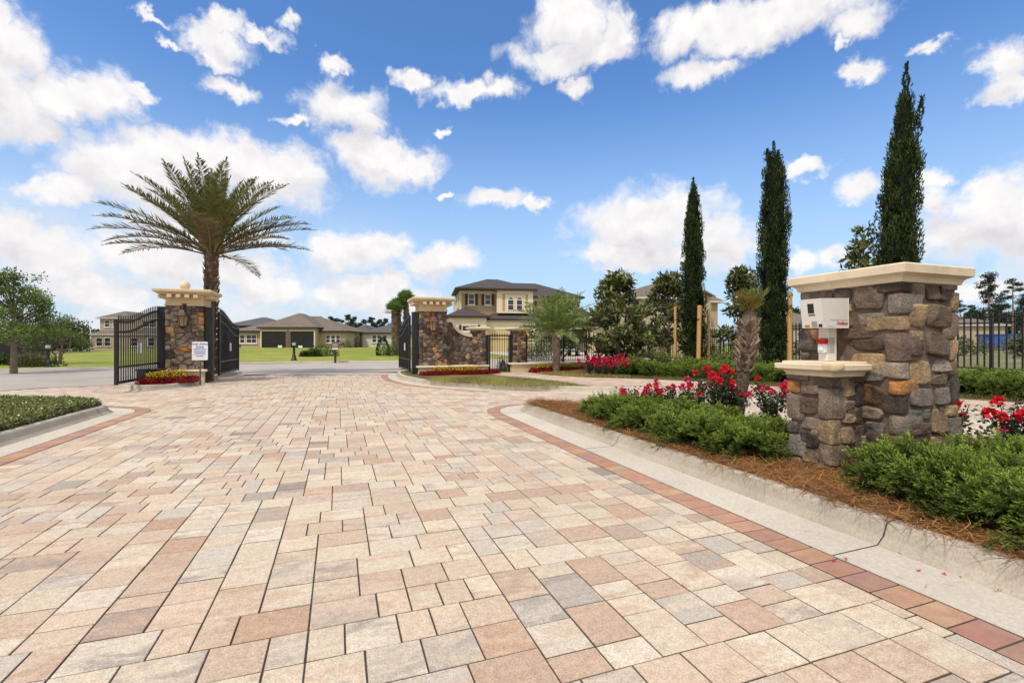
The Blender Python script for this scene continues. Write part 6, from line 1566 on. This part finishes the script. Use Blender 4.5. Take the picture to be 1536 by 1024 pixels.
mass('field_scrub', 'scrubby tall weeds and bushes in the field beyond the right hand fence', [((px - HX) / F * y, y, .7 + z, s) for px, y, z, s in [(r.uniform(1150, 1750), r.uniform(24, 60), r.uniform(0, .6), r.uniform(.5, 1.3)) for _ in range(60)]], ((.05, .06, .022), (.20, .20, .085)), .28, 190, .75, 5)
def pine(label, px, Y, ht, seed, rx=1.8, tr=.22, crown0=.35, n=26, group=None, lay=True):
    r = np.random.default_rng(seed); x = (px - HX) / F * Y; t = thing('pine_tree', label, 'pine tree', (x, Y, .5), 0, group)
    b = MB(); b.tube([(0, 0, -.3), (.1, 0, ht * .5), (0, 0, ht * .97)], [tr, tr * .7, .05], 7); P = []; C = []
    for i in range(n):
        h = ht * (crown0 + (1 - crown0) * (i + r.random()) / n); u = (h / ht - crown0) / (1 - crown0); ph = r.random() * 2 * PI; rr = rx * (1 - u ** 1.6 * .8) * r.uniform(.35, 1.0) * (1 if lay else .8)
        e = np.array([rr * math.cos(ph), rr * math.sin(ph), h + rr * .12]); b.tube([(0, 0, h - .2), e], [tr * .25, .03], 4)
        s = rx * r.uniform(.22, .42); d = unit(r.normal(size=(130, 3))) * r.random((130, 1)) ** .4; P.append(e + d * [s, s, s * .42]); C.append(lerp((.016, .026, .014), (.05, .07, .035), np.clip(.5 + .5 * d[:, 2], 0, 1)) * r.uniform(.75, 1.25))
    b.build('trunk', M['bark'], t); P = np.concatenate(P); b = MB(); b.leaves(P, unit(r.normal(size=P.shape) + [0, 0, .4]), .42, .13, np.concatenate(C)); b.build('crown', M['needle'], t); return t
pine('tall layered pine with dark crown, rising beyond the right hand fence', 1483, 100, 15.2, 1, 2.9, .3, .40, 34)
pine('slimmer open pine right of the tall layered pine', 1519, 105, 14.6, 2, 2.5, .24, .55, 17)
for i, (px, Y, ht) in enumerate(((1440, 140, 13), (1456, 150, 12.5), (1537, 120, 13), (1421, 150, 13.5), (1502, 150, 13))):
    pine('scraggly distant pine in the tree line beyond the right hand fence', px, Y, ht, 20 + i, 2.6, .25, .5, 16, 'distant pines beyond the right fence')
for i, (px, ht) in enumerate(((478, 9.0), (497, 9.4), (506, 9.0), (522, 9.6), (531, 9.2), (545, 8.6), (557, 8.8), (570, 8.4), (577, 9.0))):
    pine('dark round-topped distant pine showing above the bungalow roofs', px, 150 + (i % 3) * 6, ht, 40 + i, 2.2, .22, .62, 14, 'distant pines above the bungalows')
# poles far left, blue sheet in the field
for px, py0, py1, lb in ((123.5, 492, 520, 'pale street light pole with an arm before the far left woods'), (136, 489, 512, 'pale plain pole before the far left woods')):
    Y = 110; x, _, z1 = AT(px, py0, Y); t = thing('utility_pole', lb, 'pole', (x, Y, .4)); b = MB(); b.tube([(0, 0, -.3), (0, 0, z1 - .4)], [.16, .11], 8); b.build('pole', M['signwhite'], t)
    if px < 130: b = MB(); b.tube([(0, 0, z1 - .6), (-.9, 0, z1 - .2), (-1.6, 0, z1 - .15)], [.08, .07, .12], 6); b.build('lamp_arm', M['plate'], t)
x, y, z = AT(1516, 508, 58); t = thing('blue_container', 'low blue container among the scrub beyond the right hand fence', 'container', (x, y, .5)); b = MB(); b.box2((-1.9, 0, .2), (2.2, 2.2, z - .5 + .5)); b.build('body', M['bluetarp'], t)
b = MB(); b.box2((-2.0, -.08, z - .02), (2.3, 2.3, z + .08)); b.build('lid', M['bluetarp'], t)
